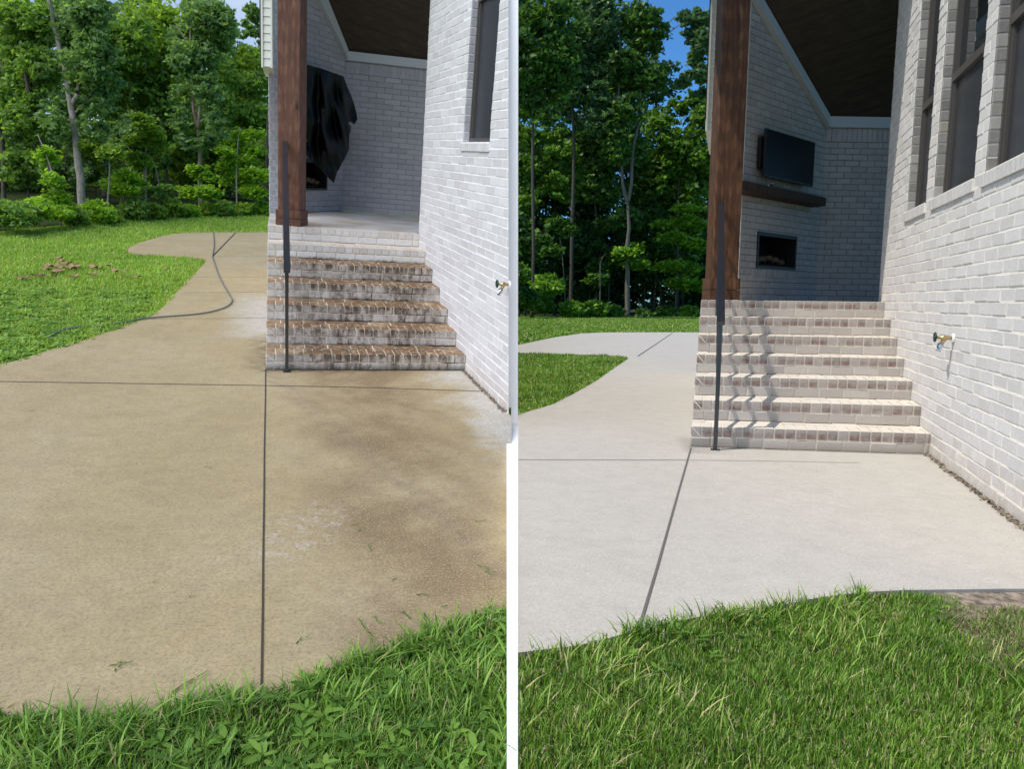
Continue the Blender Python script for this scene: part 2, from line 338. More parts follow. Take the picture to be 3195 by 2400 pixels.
M['woodL'] = wood('stained_cedar_left', (.075, .032, .021), (.13, .058, .036), (.23, .11, .066))
M['woodR'] = wood('stained_cedar_right', (.05, .022, .011), (.105, .047, .022), (.22, .105, .05))
M['mantel'] = wood('dark_mantel_timber', (.03, .015, .008), (.055, .027, .014), (.09, .048, .025))
m = M['ceil'] = mat('dark_board_ceiling', rough=.6); t = NT(m)
wv = t.n('ShaderNodeTexWave', bands_direction='X'); wv.inputs['Scale'].default_value = 2.1; wv.inputs['Distortion'].default_value = .2; t.l(t.co(), wv.inputs['Vector'])
c = t.ramp(t.noise(4, 6, .65, vec=t.map((6, 1.2, 1.2))), [(.3, (.026, .016, .009)), (.6, (.05, .032, .017)), (.8, (.10, .068, .032))])
t.color(t.mix(t.rng(wv.outputs['Fac'], .04, .01, 0, .5), c, (.012, .008, .005)))
M['trim'] = mat('painted_trim', (.46, .475, .46), .6); M['siding'] = mat('vinyl_siding', (.62, .63, .56), .45)
M['white'] = mat('white_paint', (.93, .93, .93), .5)
M['gutter'] = mat('dark_gutter', (.02, .02, .022), .4); M['frame'] = mat('bronze_window_frame', (.075, .068, .062), .45)
M['glass'] = mat('window_glass', (.012, .016, .018), .03, spec=1.0)
m = M['screen'] = mat('insect_screen', (.03, .032, .038), .35, spec=.6)
m = M['metal'] = mat('black_powder_coat', (.016, .019, .026), .22, spec=1)
m = M['tv'] = mat('black_tv_glass', (.003, .003, .004), .25, spec=.15); M['tvb'] = mat('black_plastic', (.012, .012, .013), .4)
m = M['sheet'] = mat('black_plastic_sheet', (.001, .001, .001), .24, spec=.2); t = NT(m); t.bump(t.noise(22, 5, .6, dist=1.5), .8, .012)
M['fire'] = mat('firebox_black', (.01, .01, .01), .5); M['log'] = mat('ceramic_log', (.13, .085, .05), .9)
M['brass'] = mat('brass', (.55, .42, .22), .35, .9); M['chrome'] = mat('chrome', (.6, .65, .72), .15, 1)
M['green'] = mat('dark_green_handwheel', (.006, .04, .035), .4); M['hose'] = mat('grey_hose', (.13, .15, .15), .45)
M['floor'] = mat('porch_floor', (.42, .39, .34), .8); t = NT(M['floor'])
t.color(t.mix(t.rng(t.noise(1.8, 5), .4, .65), (.46, .45, .43), (.36, .29, .21)))
M['debris'] = mat('crumbled_mortar', (.26, .19, .15), 1); t = NT(M['debris']); t.color(t.ramp(t.noise(30, 4), [(.35, (.10, .08, .06)), (.65, (.36, .29, .22))]))

# ------------------------------------------------------------------ mesh builder
def rotB(base, ang=0.):
    c, s = math.cos(ang), math.sin(ang); B = np.eye(4); B[:2, :2] = [[c, -s], [s, c]]; B[:3, 3] = base; return B
def link(o, Y): (Y.coll if Y else scene.collection).objects.link(o)
def tag(o, label=None, cat=None, group=None, kind=None):
    if label: o['label'] = label
    if cat: o['category'] = cat
    if group: o['group'] = group
    if kind: o['kind'] = kind
    return o
def thing(name, Y, base, label, cat, group=None, ang=0.):
    o = bpy.data.objects.new(name, None); link(o, Y); o.empty_display_size = .1
    B = rotB(base, ang); o.matrix_world = Matrix((Y.M@B).tolist()); tag(o, label, cat, group)
    return (o, B)
class MB:
    def __init__(s): s.v = []; s.f = []; s.m = []; s.t = []
    def poly(s, pts, mi=0, tint=0.):
        k = len(s.v); s.v += [tuple(p) for p in pts]; s.f.append(tuple(range(k, k+len(pts)))); s.m.append(mi); s.t.append(tint)
    def prism(s, front, back, mi=0, tint=0., caps=(True, True)):
        n = len(front); k = len(s.v); s.v += [tuple(p) for p in front]+[tuple(p) for p in back]
        if caps[0]: s.f.append(tuple(range(k, k+n))); s.m.append(mi); s.t.append(tint)
        if caps[1]: s.f.append(tuple(range(k+2*n-1, k+n-1, -1))); s.m.append(mi); s.t.append(tint)
        for i in range(n):
            j = (i+1) % n; s.f.append((k+i, k+n+i, k+n+j, k+j)); s.m.append(mi); s.t.append(tint)
    def box(s, O, A, B, C, lo, hi, mi=0, tint=0., bev=0.):
        """box in the frame O,A,B,C between corners lo and hi; front (low C) edge may be bevelled"""
        O, A, B, C = map(np.asarray, (O, A, B, C))
        q = lambda a, b, c: O+A*a+B*b+C*c
        r0 = [q(lo[0], lo[1], lo[2]+bev), q(hi[0], lo[1], lo[2]+bev), q(hi[0], hi[1], lo[2]+bev), q(lo[0], hi[1], lo[2]+bev)]
        r1 = [q(lo[0], lo[1], hi[2]), q(hi[0], lo[1], hi[2]), q(hi[0], hi[1], hi[2]), q(lo[0], hi[1], hi[2])]
        if bev:
            f = [q(lo[0]+bev, lo[1]+bev, lo[2]), q(hi[0]-bev, lo[1]+bev, lo[2]), q(hi[0]-bev, hi[1]-bev, lo[2]), q(lo[0]+bev, hi[1]-bev, lo[2])]
            s.prism(f, r0, mi, tint, (True, False)); s.prism(r0, r1, mi, tint, (False, True))
        else: s.prism(r0, r1, mi, tint)
    def tube(s, pts, rad, n=8, mi=0, tint=0., cap=True):
        pts = [np.asarray(p, float) for p in pts]
        rad = [rad]*len(pts) if np.isscalar(rad) else rad
        k0 = len(s.v)
        for i, p in enumerate(pts):
            d = pts[min(i+1, len(pts)-1)]-pts[max(i-1, 0)]; d = d/(np.linalg.norm(d)+1e-9)
            a = np.cross(d, (0, 0, 1.)) if abs(d[2]) < .95 else np.cross(d, (1., 0, 0)); a /= np.linalg.norm(a); b = np.cross(d, a)
            for j in range(n):
                th = 2*math.pi*j/n; s.v.append(tuple(p+(a*math.cos(th)+b*math.sin(th))*rad[i]))
        for i in range(len(pts)-1):
            for j in range(n):
                a, b = k0+i*n+j, k0+i*n+(j+1) % n; s.f.append((a, b, b+n, a+n)); s.m.append(mi); s.t.append(tint)
        if cap:
            s.f.append(tuple(range(k0+n-1, k0-1, -1))); s.m.append(mi); s.t.append(tint)
            e = k0+(len(pts)-1)*n; s.f.append(tuple(range(e, e+n))); s.m.append(mi); s.t.append(tint)
    def build(s, name, mats, Y, parent=None, base=None, ang=0., smooth=False):
        me = bpy.data.meshes.new(name)
        B = parent[1] if parent else rotB(base if base is not None else (0, 0, 0), ang)
        v = np.array(s.v); v = (v-B[:3, 3])@B[:3, :3]
        me.from_pydata(v.tolist(), [], s.f); me.polygons.foreach_set('material_index', s.m)
        a = me.attributes.new('tint', 'FLOAT', 'FACE'); a.data.foreach_set('value', np.array(s.t, dtype=np.float32))
        if smooth: me.polygons.foreach_set('use_smooth', [True]*len(s.f))
        for m_ in (mats if isinstance(mats, (list, tuple)) else [mats]): me.materials.append(m_)
        o = bpy.data.objects.new(name, me); link(o, Y)
        if parent: o.parent = parent[0]
        else: o.matrix_world = Matrix((Y.M@B).tolist())
        me.update(); return o

def clip(poly, hp):
    for a, b, c in hp:
        out = []
        for i in range(len(poly)):
            p, q = poly[i], poly[(i+1) % len(poly)]; dp = a*p[0]+b*p[1]-c; dq = a*q[0]+b*q[1]-c
            if dp <= 0: out.append(p)
            if (dp < 0 < dq) or (dq < 0 < dp): u = dp/(dp-dq); out.append((p[0]+u*(q[0]-p[0]), p[1]+u*(q[1]-p[1])))
        poly = out
        if len(poly) < 3: return []
    return poly
def area(p): return abs(sum(p[i][0]*p[(i+1) % len(p)][1]-p[(i+1) % len(p)][0]*p[i][1] for i in range(len(p))))/2
def minus(rects, hole):
    out = []; a0, b0, a1, b1 = hole
    for (x0, y0, x1, y1) in rects:
        if x1 <= a0 or x0 >= a1 or y1 <= b0 or y0 >= b1: out.append((x0, y0, x1, y1)); continue
        if x0 < a0: out.append((x0, y0, a0, y1))
        if x1 > a1: out.append((a1, y0, x1, y1))
        if y0 < b0: out.append((max(x0, a0), y0, min(x1, a1), b0))
        if y1 > b1: out.append((max(x0, a0), b1, min(x1, a1), y1))
    return out
def bricks(mb, O, U, N, rect, BL, holes=(), hp=(), course=CO, mort=.0095, proud=.0032, off=0., mi=0, mm=1, z00=0., jit=.0028, back=True, V=(0, 0, 1.), tr=(0, 1), bond=.5):
    """brickwork on the plane O + U t + V z, facing N; mb gets real bricks standing proud of a mortar bed"""
    O, U, V, N = map(np.asarray, (O, U, V, N)); t0, z0, t1, z1 = rect
    q = lambda p, d: O+U*p[0]+V*p[1]+N*d
    if back:
        rs = [rect]
        for h in holes: rs = minus(rs, h)
        for r in rs:
            pl = clip([(r[0], r[1]), (r[2], r[1]), (r[2], r[3]), (r[0], r[3])], hp)
            if pl: mb.poly([q(p, 0) for p in pl], mm, .5)
    k = int(math.floor((z0-z00)/course))
    while z00+k*course < z1-1e-6:
        zz = z00+k*course; x = t0-((k*bond) % 1)*BL-off
        while x < t1:
            xa, xb = x+mort/2, x+BL-mort/2; x += BL
            rs = [(max(xa, t0), max(zz+mort/2, z0), min(xb, t1), min(zz+course-mort/2, z1))]
            if rs[0][2]-rs[0][0] < .012 or rs[0][3]-rs[0][1] < .012: continue
            for h in holes: rs = minus(rs, h)
            for r in rs:
                if r[2]-r[0] < .015 or r[3]-r[1] < .015: continue
                j = [random.uniform(-jit, jit) for _ in range(8)]
                pl = [(r[0]+j[0], r[1]+j[1]), (r[2]+j[2], r[1]+j[3]), (r[2]+j[4], r[3]+j[5]), (r[0]+j[6], r[3]+j[7])]
                pl = clip(pl, hp)
                if len(pl) < 3 or area(pl) < 4e-4: continue
                cx = sum(p[0] for p in pl)/len(pl); cy = sum(p[1] for p in pl)/len(pl); pr = proud+random.uniform(-.002, .0025)
                b = .004
                fr = [(p[0]+(cx-p[0])*min(.4, b/max(.01, abs(cx-p[0]))), p[1]+(cy-p[1])*min(.4, b/max(.01, abs(cy-p[1])))) for p in pl]
                tn = tr[0]+(tr[1]-tr[0])*random.random(); tl = random.uniform(-.0018, .0018)
                A = [q(p, pr+tl*(1 if p[1] > cy else -1)) for p in fr]; Bm = [q(p, pr-.0035) for p in pl]; C = [q(p, -.002) for p in pl]
                mb.prism(A, Bm, mi, tn, (True, False)); mb.prism(Bm, C, mi, tn, (False, False))
        k += 1

# ------------------------------------------------------------------ ground
def slab(name, Y, pts, mt, z=0., th=.1, kind='structure'):
    mb = MB(); a = [(p[0], p[1], z) for p in pts]; b = [(p[0], p[1], z-th) for p in pts]
    mb.prism(a, b, 0, 0, (True, False))
    o = mb.build(name, mt, Y, base=tuple(Y.P0), ang=Y.aX); return tag(o, kind=kind)
def strip(name, Y, pts, wd, mt, z=.004):
    mb = MB()
    for i in range(len(pts)-1):
        a, b = np.array(pts[i][:2]), np.array(pts[i+1][:2]); d = (b-a)/np.linalg.norm(b-a); n = np.array([-d[1], d[0]])*wd/2
        mb.poly([(*(a+n), z), (*(a-n), z), (*(b-n), z), (*(b+n), z)])
    return tag(mb.build(name, mt, Y, base=tuple(Y.P0), ang=Y.aX), kind='structure')
def seam_pts(Y, poly, keep=-1):
    """keep only the part of a ground polygon on this yard's own side of the line between the yards"""
    a, b = Y.seam[0], Y.seam[1]; return clip([tuple(p[:2]) for p in poly], [(a, b, -Y.M[0, 3]-.004)])
Z4 = lambda x, y: (x*.3888, 600+y*.3888)
G = LY.g
l_edge = [Z4(*p) for p in ((120, 1355), (400, 1265), (640, 1200), (760, 1155), (900, 1110), (1060, 1050), (1200, 1000), (1290, 940), (1350, 880), (1400, 820), (1480, 740), (1560, 660), (1610, 600), (1650, 560), (1655, 545), (1630, 532), (1500, 520), (1400, 515), (1250, 505), (1150, 497), (1080, 492), (1040, 482), (1022, 470), (1022, 458), (1040, 440), (1100, 410), (1200, 380), (1300, 350), (1400, 332), (1500, 325), (1700, 321), (2145, 320))]
l_front = [(-250, 2150), (47, 2236), (217, 2239), (361, 2250), (477, 2238), (607, 2196), (722, 2175), (816, 2165), (924, 2138), (1011, 2094), (1156, 2037), (1271, 2008), (1386, 1965), (1473, 1928), (1583, 1900), (1650, 1885)]
lpoly = [G(*p) for p in l_front]+[LY.E0-LY.wd*3.2, LY.E0+LY.wd*6]+[G(*p) for p in reversed(l_edge)]+[G(-250, 1190)]
lpoly = seam_pts(LY, lpoly, -1)
slab('walkway', LY, lpoly, M['concL'])
slab('lawn', LY, seam_pts(LY, [(-70, -3), (3, -3), (3, 9), (-1.5, 45), (-70, 45)], -1), M['turfL'], z=-.045, th=.02)
slab('forest_floor', LY, seam_pts(LY, [G(x, y) for x, y in ((-300, 742), (50, 709), (150, 699), (260, 687), (400, 672), (560, 662), (700, 660), (1000, 658))]+[np.array([-14, 44, 0]), np.array([-66, 44, 0]), np.array([-66, 12, 0])], -1), M['soil'], z=-.02, th=.02)
J = lambda *p: [G(*q) for q in p]
for nm, pts, wdt in (('walkway_joint', J((-100, 1190), (47, 1192), (828, 1204), (1180, 1211), (1509, 1222)), .011),
                     ('walkway_joint', J((829, 1152), (828, 1250), (825, 1400), (824, 1550), (821, 1750), (820, 1900), (816, 2166)), .0105),
                     ('walkway_joint', J(Z4(1130, 1020), Z4(2130, 1010)), .008), ('walkway_joint', J(Z4(1480, 806), Z4(2130, 800)), .009),
                     ('walkway_joint', J(Z4(1560, 680), Z4(2135, 683)), .009), ('walkway_joint', J(Z4(1700, 518), Z4(2140, 512)), .009),
                     ('walkway_joint', J(Z4(1705, 515), Z4(1890, 325)), .03)):
    strip(nm, LY, pts, wdt, M['groove'])
G = RY.g
r_front = [(1590, 2040), (1619, 2037), (1805, 2015), (1900, 1992), (1993, 1964), (2167, 1928), (2311, 1907), (2455, 1885), (2571, 1863), (2701, 1848), (2831, 1842), (3155, 1838), (3500, 1838)]
r_patch = [(1585, 1100), (1619, 1101), (1733, 1105), (1880, 1108), (1945, 1112), (1961, 1119), (1907, 1155), (1863, 1187), (1791, 1228), (1719, 1264), (1619, 1293), (1585, 1303)]
rpoly = [G(*p) for p in r_front]+[RY.E0-RY.wd*2.6, RY.E0+RY.wd*6, G(2186, 1037)]+[G(*p) for p in ((1921, 1037), (1870, 1038), (1820, 1040), (1733, 1052), (1619, 1076), (1585, 1083))]+[G(*p) for p in r_patch]
slab('walkway', RY, rpoly, M['concR'])
slab('walkway_edge', RY, [G(2900, 1839), G(3520, 1839), G(3520, 1920), G(2900, 1920)], M['debris'], z=-.014, th=.01)
slab('forest_floor', RY, [G(*p)*1.0 for p in ((1400, 984), (1560, 984), (2260, 979), (2600, 979))]+[np.array([90, 190, 0]), np.array([-40, 190, 0])], M['soil'], z=-.02, th=.02)
slab('lawn', RY, [(.0, -3), (60, -3), (60, 200), (-20, 200), (-3.5, 14), (.0, 7.1)], M['turfR'], z=-.032, th=.02)
for nm, pts, wdt in (('walkway_joint', [G(*q) for q in ((1600, 1436), (2142, 1437))], .01), ('walkway_joint', [G(*q) for q in ((2142, 1437), (2400, 1440), (2680, 1446))], .007),
                     ('walkway_joint', [G(*q) for q in ((2156, 1399), (2110, 1560), (2050, 1775), (1993, 1966))], .0115),
                     ('walkway_joint', [G(*q) for q in ((1990, 1112), (2098, 1040))], .035)):
    strip(nm, RY, pts, wdt, M['grooveR'])

# white strip added as centre border between the two views, tapered to look even
W0 = Yard([PITCH, 0, CAMZ]+[0]*6+[1e-9, ], scene.collection, 1, 1, 1) if False else None
class WorldY: pass
WY = WorldY(); WY.M = np.eye(4); WY.coll = COL['between']
mb = MB(); zl = lambda y: float((LY.M@np.append(np.array([0, y, 0]), 1))[2])
pr = lambda y: [(-.0075*y, y, -1.3), (.0085*y, y, -1.3), (.0085*y, y, .012), (-.0075*y, y, .012)]
mb.prism(pr(.9), pr(6.85))
o = mb.build('added_divider_strip', M['white'], WY, base=(0, .9, 0)); tag(o, 'added white divider strip, widening towards the wall to look even, between the stained and the clean concrete', 'edging')

# ------------------------------------------------------------------ steps
def build_steps(Y, mt, mm, label, nm):
    th = thing('brick_steps', Y, Y.P0, label, 'steps', ang=Y.aX)
    nT = 6
    for i in range(7):
        mb = MB()
        S = Y.P0+Y.dY*Y.T*i; E = Y.E0+Y.wd*Y.Tw*i; bk = nT*Y.T+.9
        Sb = Y.P0+Y.dY*bk; Eb = Y.E0+Y.wd*(nT*Y.Tw+.9)
        E2 = E-Y.N*.004; z0, z1 = i*RI+(.0 if i == 0 else .0), (i+1)*RI
        U = (E-S)/np.linalg.norm(E-S); n = np.array([U[1], -U[0], 0]); Wd = np.linalg.norm(E-S)
        inn = .006
        a = [S-n*inn+U*.004, E2-n*inn, Eb, Sb+U*.004]
        mb.prism([(*p[:2], z1-inn) for p in a], [(*p[:2], z0) for p in a], 1, .5, (True, True))
        # riser: a course of stretchers, then the ends of the cap bricks
        bricks(mb, S-n*inn, U, n, (0.003, z0, Wd-.008, z0+CO), Y.BL, proud=inn+.001, off=[.05, .11, .16, .02, .09, .14, .06][i], back=False, z00=z0, tr=(.3, 1) if Y is LY else (0, .45))
        off = [.0, .02, .01, .0, .03, .01, .02][i]
        tint = (0, 1)
        x = 0.; k = 0; capd = .215; Tw = Y.T if i < 6 else .2
        tops = Y.dY-U*0
        while x < Wd-.02:
            wdt = Y.CL*(1+random.uniform(-.035, .035)); xa, xb = x+.005, min(x+wdt-.006, Wd-.006); x += wdt
            if xb-xa < .02: continue
            tn = random.random()*.45 if Y is LY else .42+.58*random.random(); j = random.uniform(-.002, .002)
            O = S-n*inn
            dd = Y.dY
            f = lambda t_, z_, d_: O+U*t_+dd*d_+np.array([0, 0, z_])
            za, zb = z0+CO+.005, z1
            b = .004
            # one cap brick: front face, bevel, top face running back
            fr = [f(xa+b, za+b, -inn-.002+j), f(xb-b, za+b, -inn-.002+j), f(xb-b, zb-b, -inn-.002+j), f(xa+b, zb-b, -inn-.002+j)]
            m1 = [f(xa, za, -inn+.002+j), f(xb, za, -inn+.002+j), f(xb, zb-.002, -inn+.002+j), f(xa, zb-.002, -inn+.002+j)]
            m2 = [f(xa, za, capd), f(xb, za, capd), f(xb, zb-.001, capd), f(xa, zb-.001, capd)]
            mb.prism(fr, m1, 0, tn, (True, False)); mb.prism(m1, m2, 0, tn, (False, True))
            k += 1
        if i < 6:      # mitre joint of the left corner brick
            q = lambda a_, z_: S-n*inn+U*a_+n*.0095+np.array([0, 0, z_])
            mb.poly([q(.010, z1-.004), q(.002, z1-.010), q(Y.CL*.86, z0+CO+.004), q(Y.CL*.95, z0+CO+.006)], 1, .5)
        # back row on the tread
        if i < 6:
            bricks(mb, S+Y.dY*(capd+.012)+np.array([0, 0, z1-inn]), U, np.array([0, 0, 1.]), (0.004, 0, Wd-.02, max(.06, Y.T-capd-.016)), Y.BL, proud=inn-.001, back=False, V=Y.dY, course=max(.06, Y.T-capd-.016), z00=0, off=.1, tr=(.2, .9))
        # left side
        bricks(mb, S+U*.004, Y.dY, np.array([-Y.dY[1], Y.dY[0], 0]), (.0, z0, bk-Y.T*i-.01, z1-.004), Y.BL, proud=.004, back=False, z00=z0, off=.1*i)
        mb.build('step', [M[mt], M[mm]], Y, th)
    return th
build_steps(LY, 'stepL', 'mortSL', 'seven whitewashed brick steps streaked with black and brown grime', 'L')
build_steps(RY, 'stepR', 'mortSR', 'seven clean tan-grey brick steps with a rail shadow across them', 'R')

# ------------------------------------------------------------------ house
def wallbox(mb, Y, t0, t1, z0, z1, d0, d1, mi=0, bev=0.):
    mb.box(Y.E0, Y.wd, (0, 0, 1.), -Y.N, (t0, z0, -d1), (t1, z1, -d0), mi, .5, bev)   # d measured out of the wall
def window(Y, th, t0, t1, z0, z1, zr, mj, rec=.075, sillz=.085):
    fr = MB(); E = [(t0, t0+.035, z0, z1), (t1-.035, t1, z0, z1), (t0+.035, t1-.035, z0, z0+.04), (t0+.035, t1-.035, z1-.04, z1), (t0+.035, t1-.035, zr-.03, zr+.03)]
    for a, b, c, d in E: wallbox(fr, Y, a, b, c, d, -rec-.05, -rec+.012)
    wallbox(fr, Y, t0+.036, t0+.062, z0+.041, zr-.031, -rec-.05, -rec); wallbox(fr, Y, t1-.062, t1-.036, z0+.041, zr-.031, -rec-.05, -rec)
    f = fr.build('window', M['frame'], Y, th)
    f2 = (f, th[1])
    p = MB(); wallbox(p, Y, t0+.037, t1-.037, zr+.031, z1-.041, -rec-.045, -rec-.03); p.build('pane', M['glass'], Y, f2)
    p = MB(); wallbox(p, Y, t0+.063, t1-.063, z0+.041, zr-.031, -rec-.03, -rec-.02); p.build('screen', M['screen'], Y, f2)
    # reveals in bare brick
    j = MB(); P = lambda t, d: Y.E0+Y.wd*t+Y.N*d
    for t_, nn in ((t1, -Y.wd), (t0, Y.wd)):
        bricks(j, P(t_, -rec-.02), Y.N, nn, (0, z0, rec+.016, z1), rec+.03, z00=0, mi=0, mm=1, bond=0, jit=.001, proud=.006)
    # rowlock sill, tipped forward
    x = t0-.03
    while x < t1+.02:
        xe = min(x+.076, t1+.03); q = lambda t, z, d: Y.E0+Y.wd*t+Y.N*d+np.array([0, 0, z]); tn = random.random()
        a = [q(x+.004, z0-sillz-.01, .022), q(xe-.004, z0-sillz-.01, .022), q(xe-.004, z0-.018, .026), q(x+.004, z0-.018, .026)]
        b = [q(x+.004, z0-sillz-.01, -.02), q(xe-.004, z0-sillz-.01, -.02), q(xe-.004, z0+.004, -rec), q(x+.004, z0+.004, -rec)]
        j.prism(a, b, 2, tn); x += .076
    wallbox(j, Y, t0-.028, t1+.028, z0-sillz-.006, z0-.006, -rec, .017, 1)
    j.build('window_surround', [M[mj], M['mortL' if Y is LY else 'mortR'], M['brickL' if Y is LY else 'brickR']], Y, f2)

def plane_tz(Y, O, U, x, y):
    n = np.array([-U[1], U[0], 0]); d = Y.ray(x, y); s = (O@n)/(d@n); q = d*s+np.array([0, 0, Y.h]); return np.array([(q-O)@U, q[2]])

def house(Y, cfg):
    th = thing('brick_house', Y, Y.E0, cfg['label'], 'house', ang=math.atan2(Y.wd[1], Y.wd[0]))
    bm, mm, pm, pmm, jm = cfg['mats']
    tc = cfg['tc']; zt = cfg['ztop']; tn = cfg['tnear']
    hp = []; bl = 5.5
    if Y is LY:
        bl = 2.25   # this wall stops where the added divider board between the yards stands
        s = Y.seam; hp = [(s@Y.wd, s[2], -.032-s@Y.E0-Y.M[0, 3])]
    holes = [(a-.0, b, c, d) for a, c, b, d, _ in [(w_[0], w_[1], w_[2], w_[3], 0) for w_ in cfg['win']]]
    holes_s = [(a-.03, b-.095, c+.03, b) for (a, b, c, d) in holes]
    mb = MB()
    bricks(mb, Y.E0, Y.wd, Y.N, (tn, 0, tc, zt), Y.FL, holes=holes+holes_s, hp=hp, off=.07)
    # return at the porch corner
    Nn = Y.wd; X = -Y.N
    bricks(mb, Y.E0+Y.wd*tc, X, Nn, (0, 0, 1.5 if Y is RY else .3, zt), Y.FL, off=.05)
    mb.build('side_wall', [M[bm], M[mm]], Y, th)
    for w_ in cfg['win']: window(Y, th, w_[0], w_[1], w_[2], w_[3], w_[4], jm)
    # rooms behind the wall
    b = MB(); q = lambda t, d, z: Y.E0+Y.wd*t+Y.N*d+np.array([0, 0, z])
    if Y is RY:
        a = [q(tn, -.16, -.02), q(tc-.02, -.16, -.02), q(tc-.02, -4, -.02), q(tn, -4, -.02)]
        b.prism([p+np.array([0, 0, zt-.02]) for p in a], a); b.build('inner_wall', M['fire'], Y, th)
    # porch: chimney mass, fireplace wall, back wall
    A, Bp, c = cfg['A'], cfg['B'], cfg['C']
    fU = (c-Bp)/np.linalg.norm(c-Bp); fN = np.array([fU[1], -fU[0], 0]); fL = np.linalg.norm((c-Bp))
    bU = np.array([math.cos(cfg['ba']), math.sin(cfg['ba']), 0]); bN = np.array([bU[1], -bU[0], 0])
    eU = (Bp-A)/np.linalg.norm(Bp-A); eN = np.array([eU[1], -eU[0], 0]); eL = np.linalg.norm(Bp-A)
    zb0, zb1 = cfg['beam']; O2 = np.array([0, 0, 0.])
    g0 = lambda p: np.array([p[0], p[1], 0.])
    r0, r1, r2, r3 = cfg['rake'](Y, g0(Bp), fU)       # lower line near corner / far end, upper line near corner / far end (t,z)
    # half-plane below the rake's lower line
    a_, b_ = -(r1[1]-r0[1]), (r1[0]-r0[0]); sgn = 1 if b_ > 0 else -1
    hpf = [(a_*sgn, b_*sgn, (a_*r2[0]+b_*r2[1])*sgn)]
    fx0, fz0, fx1, fz1 = cfg['fire'](Y, g0(Bp), fU)
    mb = MB(); bricks(mb, g0(Bp), fU, fN, (0, H, fL, 6.5), Y.FL*.92, holes=[(fx0, fz0, fx1, fz1)], hp=hpf, off=.1)
    # a band of headers under the firebox
    x = fx0-.1
    while x < fx1+.1:
        mb.box(g0(Bp), fU, (0, 0, 1.), fN, (x, fz0-.125, -.0), (x+.055, fz0-.025, .016), 0, random.random()); x += .068
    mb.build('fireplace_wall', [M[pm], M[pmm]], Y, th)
    mb = MB(); bricks(mb, g0(c), bU, bN, (0, H, bl, zb0+.1), Y.FL*.92, off=.02)
    x = .02
    while x < min(2.6, bl-.05):
        mb.box(g0(c), bU, (0, 0, 1.), bN, (x, zb0-.19, -.0), (x+.062, zb0-.01, .012), 0, random.random()); x += .074
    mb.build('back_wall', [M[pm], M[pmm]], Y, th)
    # outer face of the chimney
    mb = MB(); bricks(mb, g0(A), eU, eN, (0, 0, eL, 6.5), .115, off=.03); 
    sd = g0(A)/np.linalg.norm(g0(A)); sd = sd+np.array([sd[1], -sd[0], 0])*.035
    bricks(mb, g0(A)+sd*2.5, -sd, -np.array([sd[1], -sd[0], 0]), (0, 0, 2.5, 6.5), Y.FL)
    mb.poly([(*(g0(c)+sd*.1)[:2], 0), (*(g0(A)+sd*2.4)[:2], 0), (*(g0(A)+sd*2.4)[:2], 6.5), (*(g0(c)+sd*.1)[:2], 6.5)], 1)
    mb.build('chimney_wall', [M[bm], M[mm]], Y, th)
    # beam and rake boards
    mb = MB(); mb.box(g0(c), bU, (0, 0, 1.), -bN, (0, zb0, -.05), (bl, zb1, -.0), 0, 0); mb.build('trim_beam', M['trim'], Y, th)
    f = lambda p, d: g0(Bp)+fU*p[0]+fN*d+np.array([0, 0, p[1]])
    mb = MB(); pl = [r0, r1, r3, r2]; mb.prism([f(p, .055) for p in pl], [f(p, .0) for p in pl])
    dv = (r1-r0)/np.linalg.norm(r1-r0); up = np.array([-dv[1], dv[0]]); up = up if up[1] > 0 else -up
    mb.prism([f(p, .075) for p in (r0, r1, r1+up*.035, r0+up*.035)], [f(p, .055) for p in (r0, r1, r1+up*.035, r0+up*.035)])
    mb.build('rake_board', M['trim'], Y, th)
    # vaulted board ceiling with the roof on top
    C0 = f(r2, .0); R1 = f(r3, 0); Rv = (R1-C0)/np.linalg.norm(R1-C0); bv = bU
    C0 = C0-Rv*.05-bv*.3; nrm = np.cross(bv, Rv); nrm /= np.linalg.norm(nrm); nrm = nrm if nrm[2] > 0 else -nrm
    L1, L2 = cfg['ceil']
    qd = [C0, C0+bv*L2, C0+bv*L2+Rv*L1, C0+Rv*L1]
    B2 = MB(); B2.prism(qd, [p+nrm*.14 for p in qd])
    B2.build('ceiling', M['ceil'], Y, th)
    # floor
    fl = [Y.P0+Y.dY*(Y.T*6+.235), Y.E0+Y.wd*(Y.Tw*6+.235), Y.E0+Y.wd*(tc+1.2)-Y.N*1.5, g0(c)+bU*3, g0(c)+fN*-.0, g0(Bp), g0(A)]
    mb = MB(); mb.prism([(*p[:2], H-.006) for p in fl], [(*p[:2], .0) for p in fl]); mb.build('porch_floor', M['floor'], Y, th)
    # firebox
    P3 = lambda t, z, d: g0(Bp)+fU*t+fN*d+np.array([0, 0, z])
    fb = thing('fireplace', Y, g0(Bp)+fU*(fx0+fx1)/2+np.array([0, 0, fz0]), cfg['flabel'], 'fireplace', ang=math.atan2(fU[1], fU[0]))
    mb = MB(); D = .4
    for pts in ([P3(fx0, fz0, -D), P3(fx1, fz0, -D), P3(fx1, fz1, -D), P3(fx0, fz1, -D)], [P3(fx0, fz0, 0), P3(fx0, fz0, -D), P3(fx0, fz1, -D), P3(fx0, fz1, 0)],
                [P3(fx1, fz0, 0), P3(fx1, fz0, -D), P3(fx1, fz1, -D), P3(fx1, fz1, 0)], [P3(fx0, fz0, 0), P3(fx1, fz0, 0), P3(fx1, fz0, -D), P3(fx0, fz0, -D)],
                [P3(fx0, fz1, 0), P3(fx1, fz1, 0), P3(fx1, fz1, -D), P3(fx0, fz1, -D)]): mb.poly(pts)
    mb.build('firebox', M['fire'], Y, fb)
    mb = MB(); w_ = .03
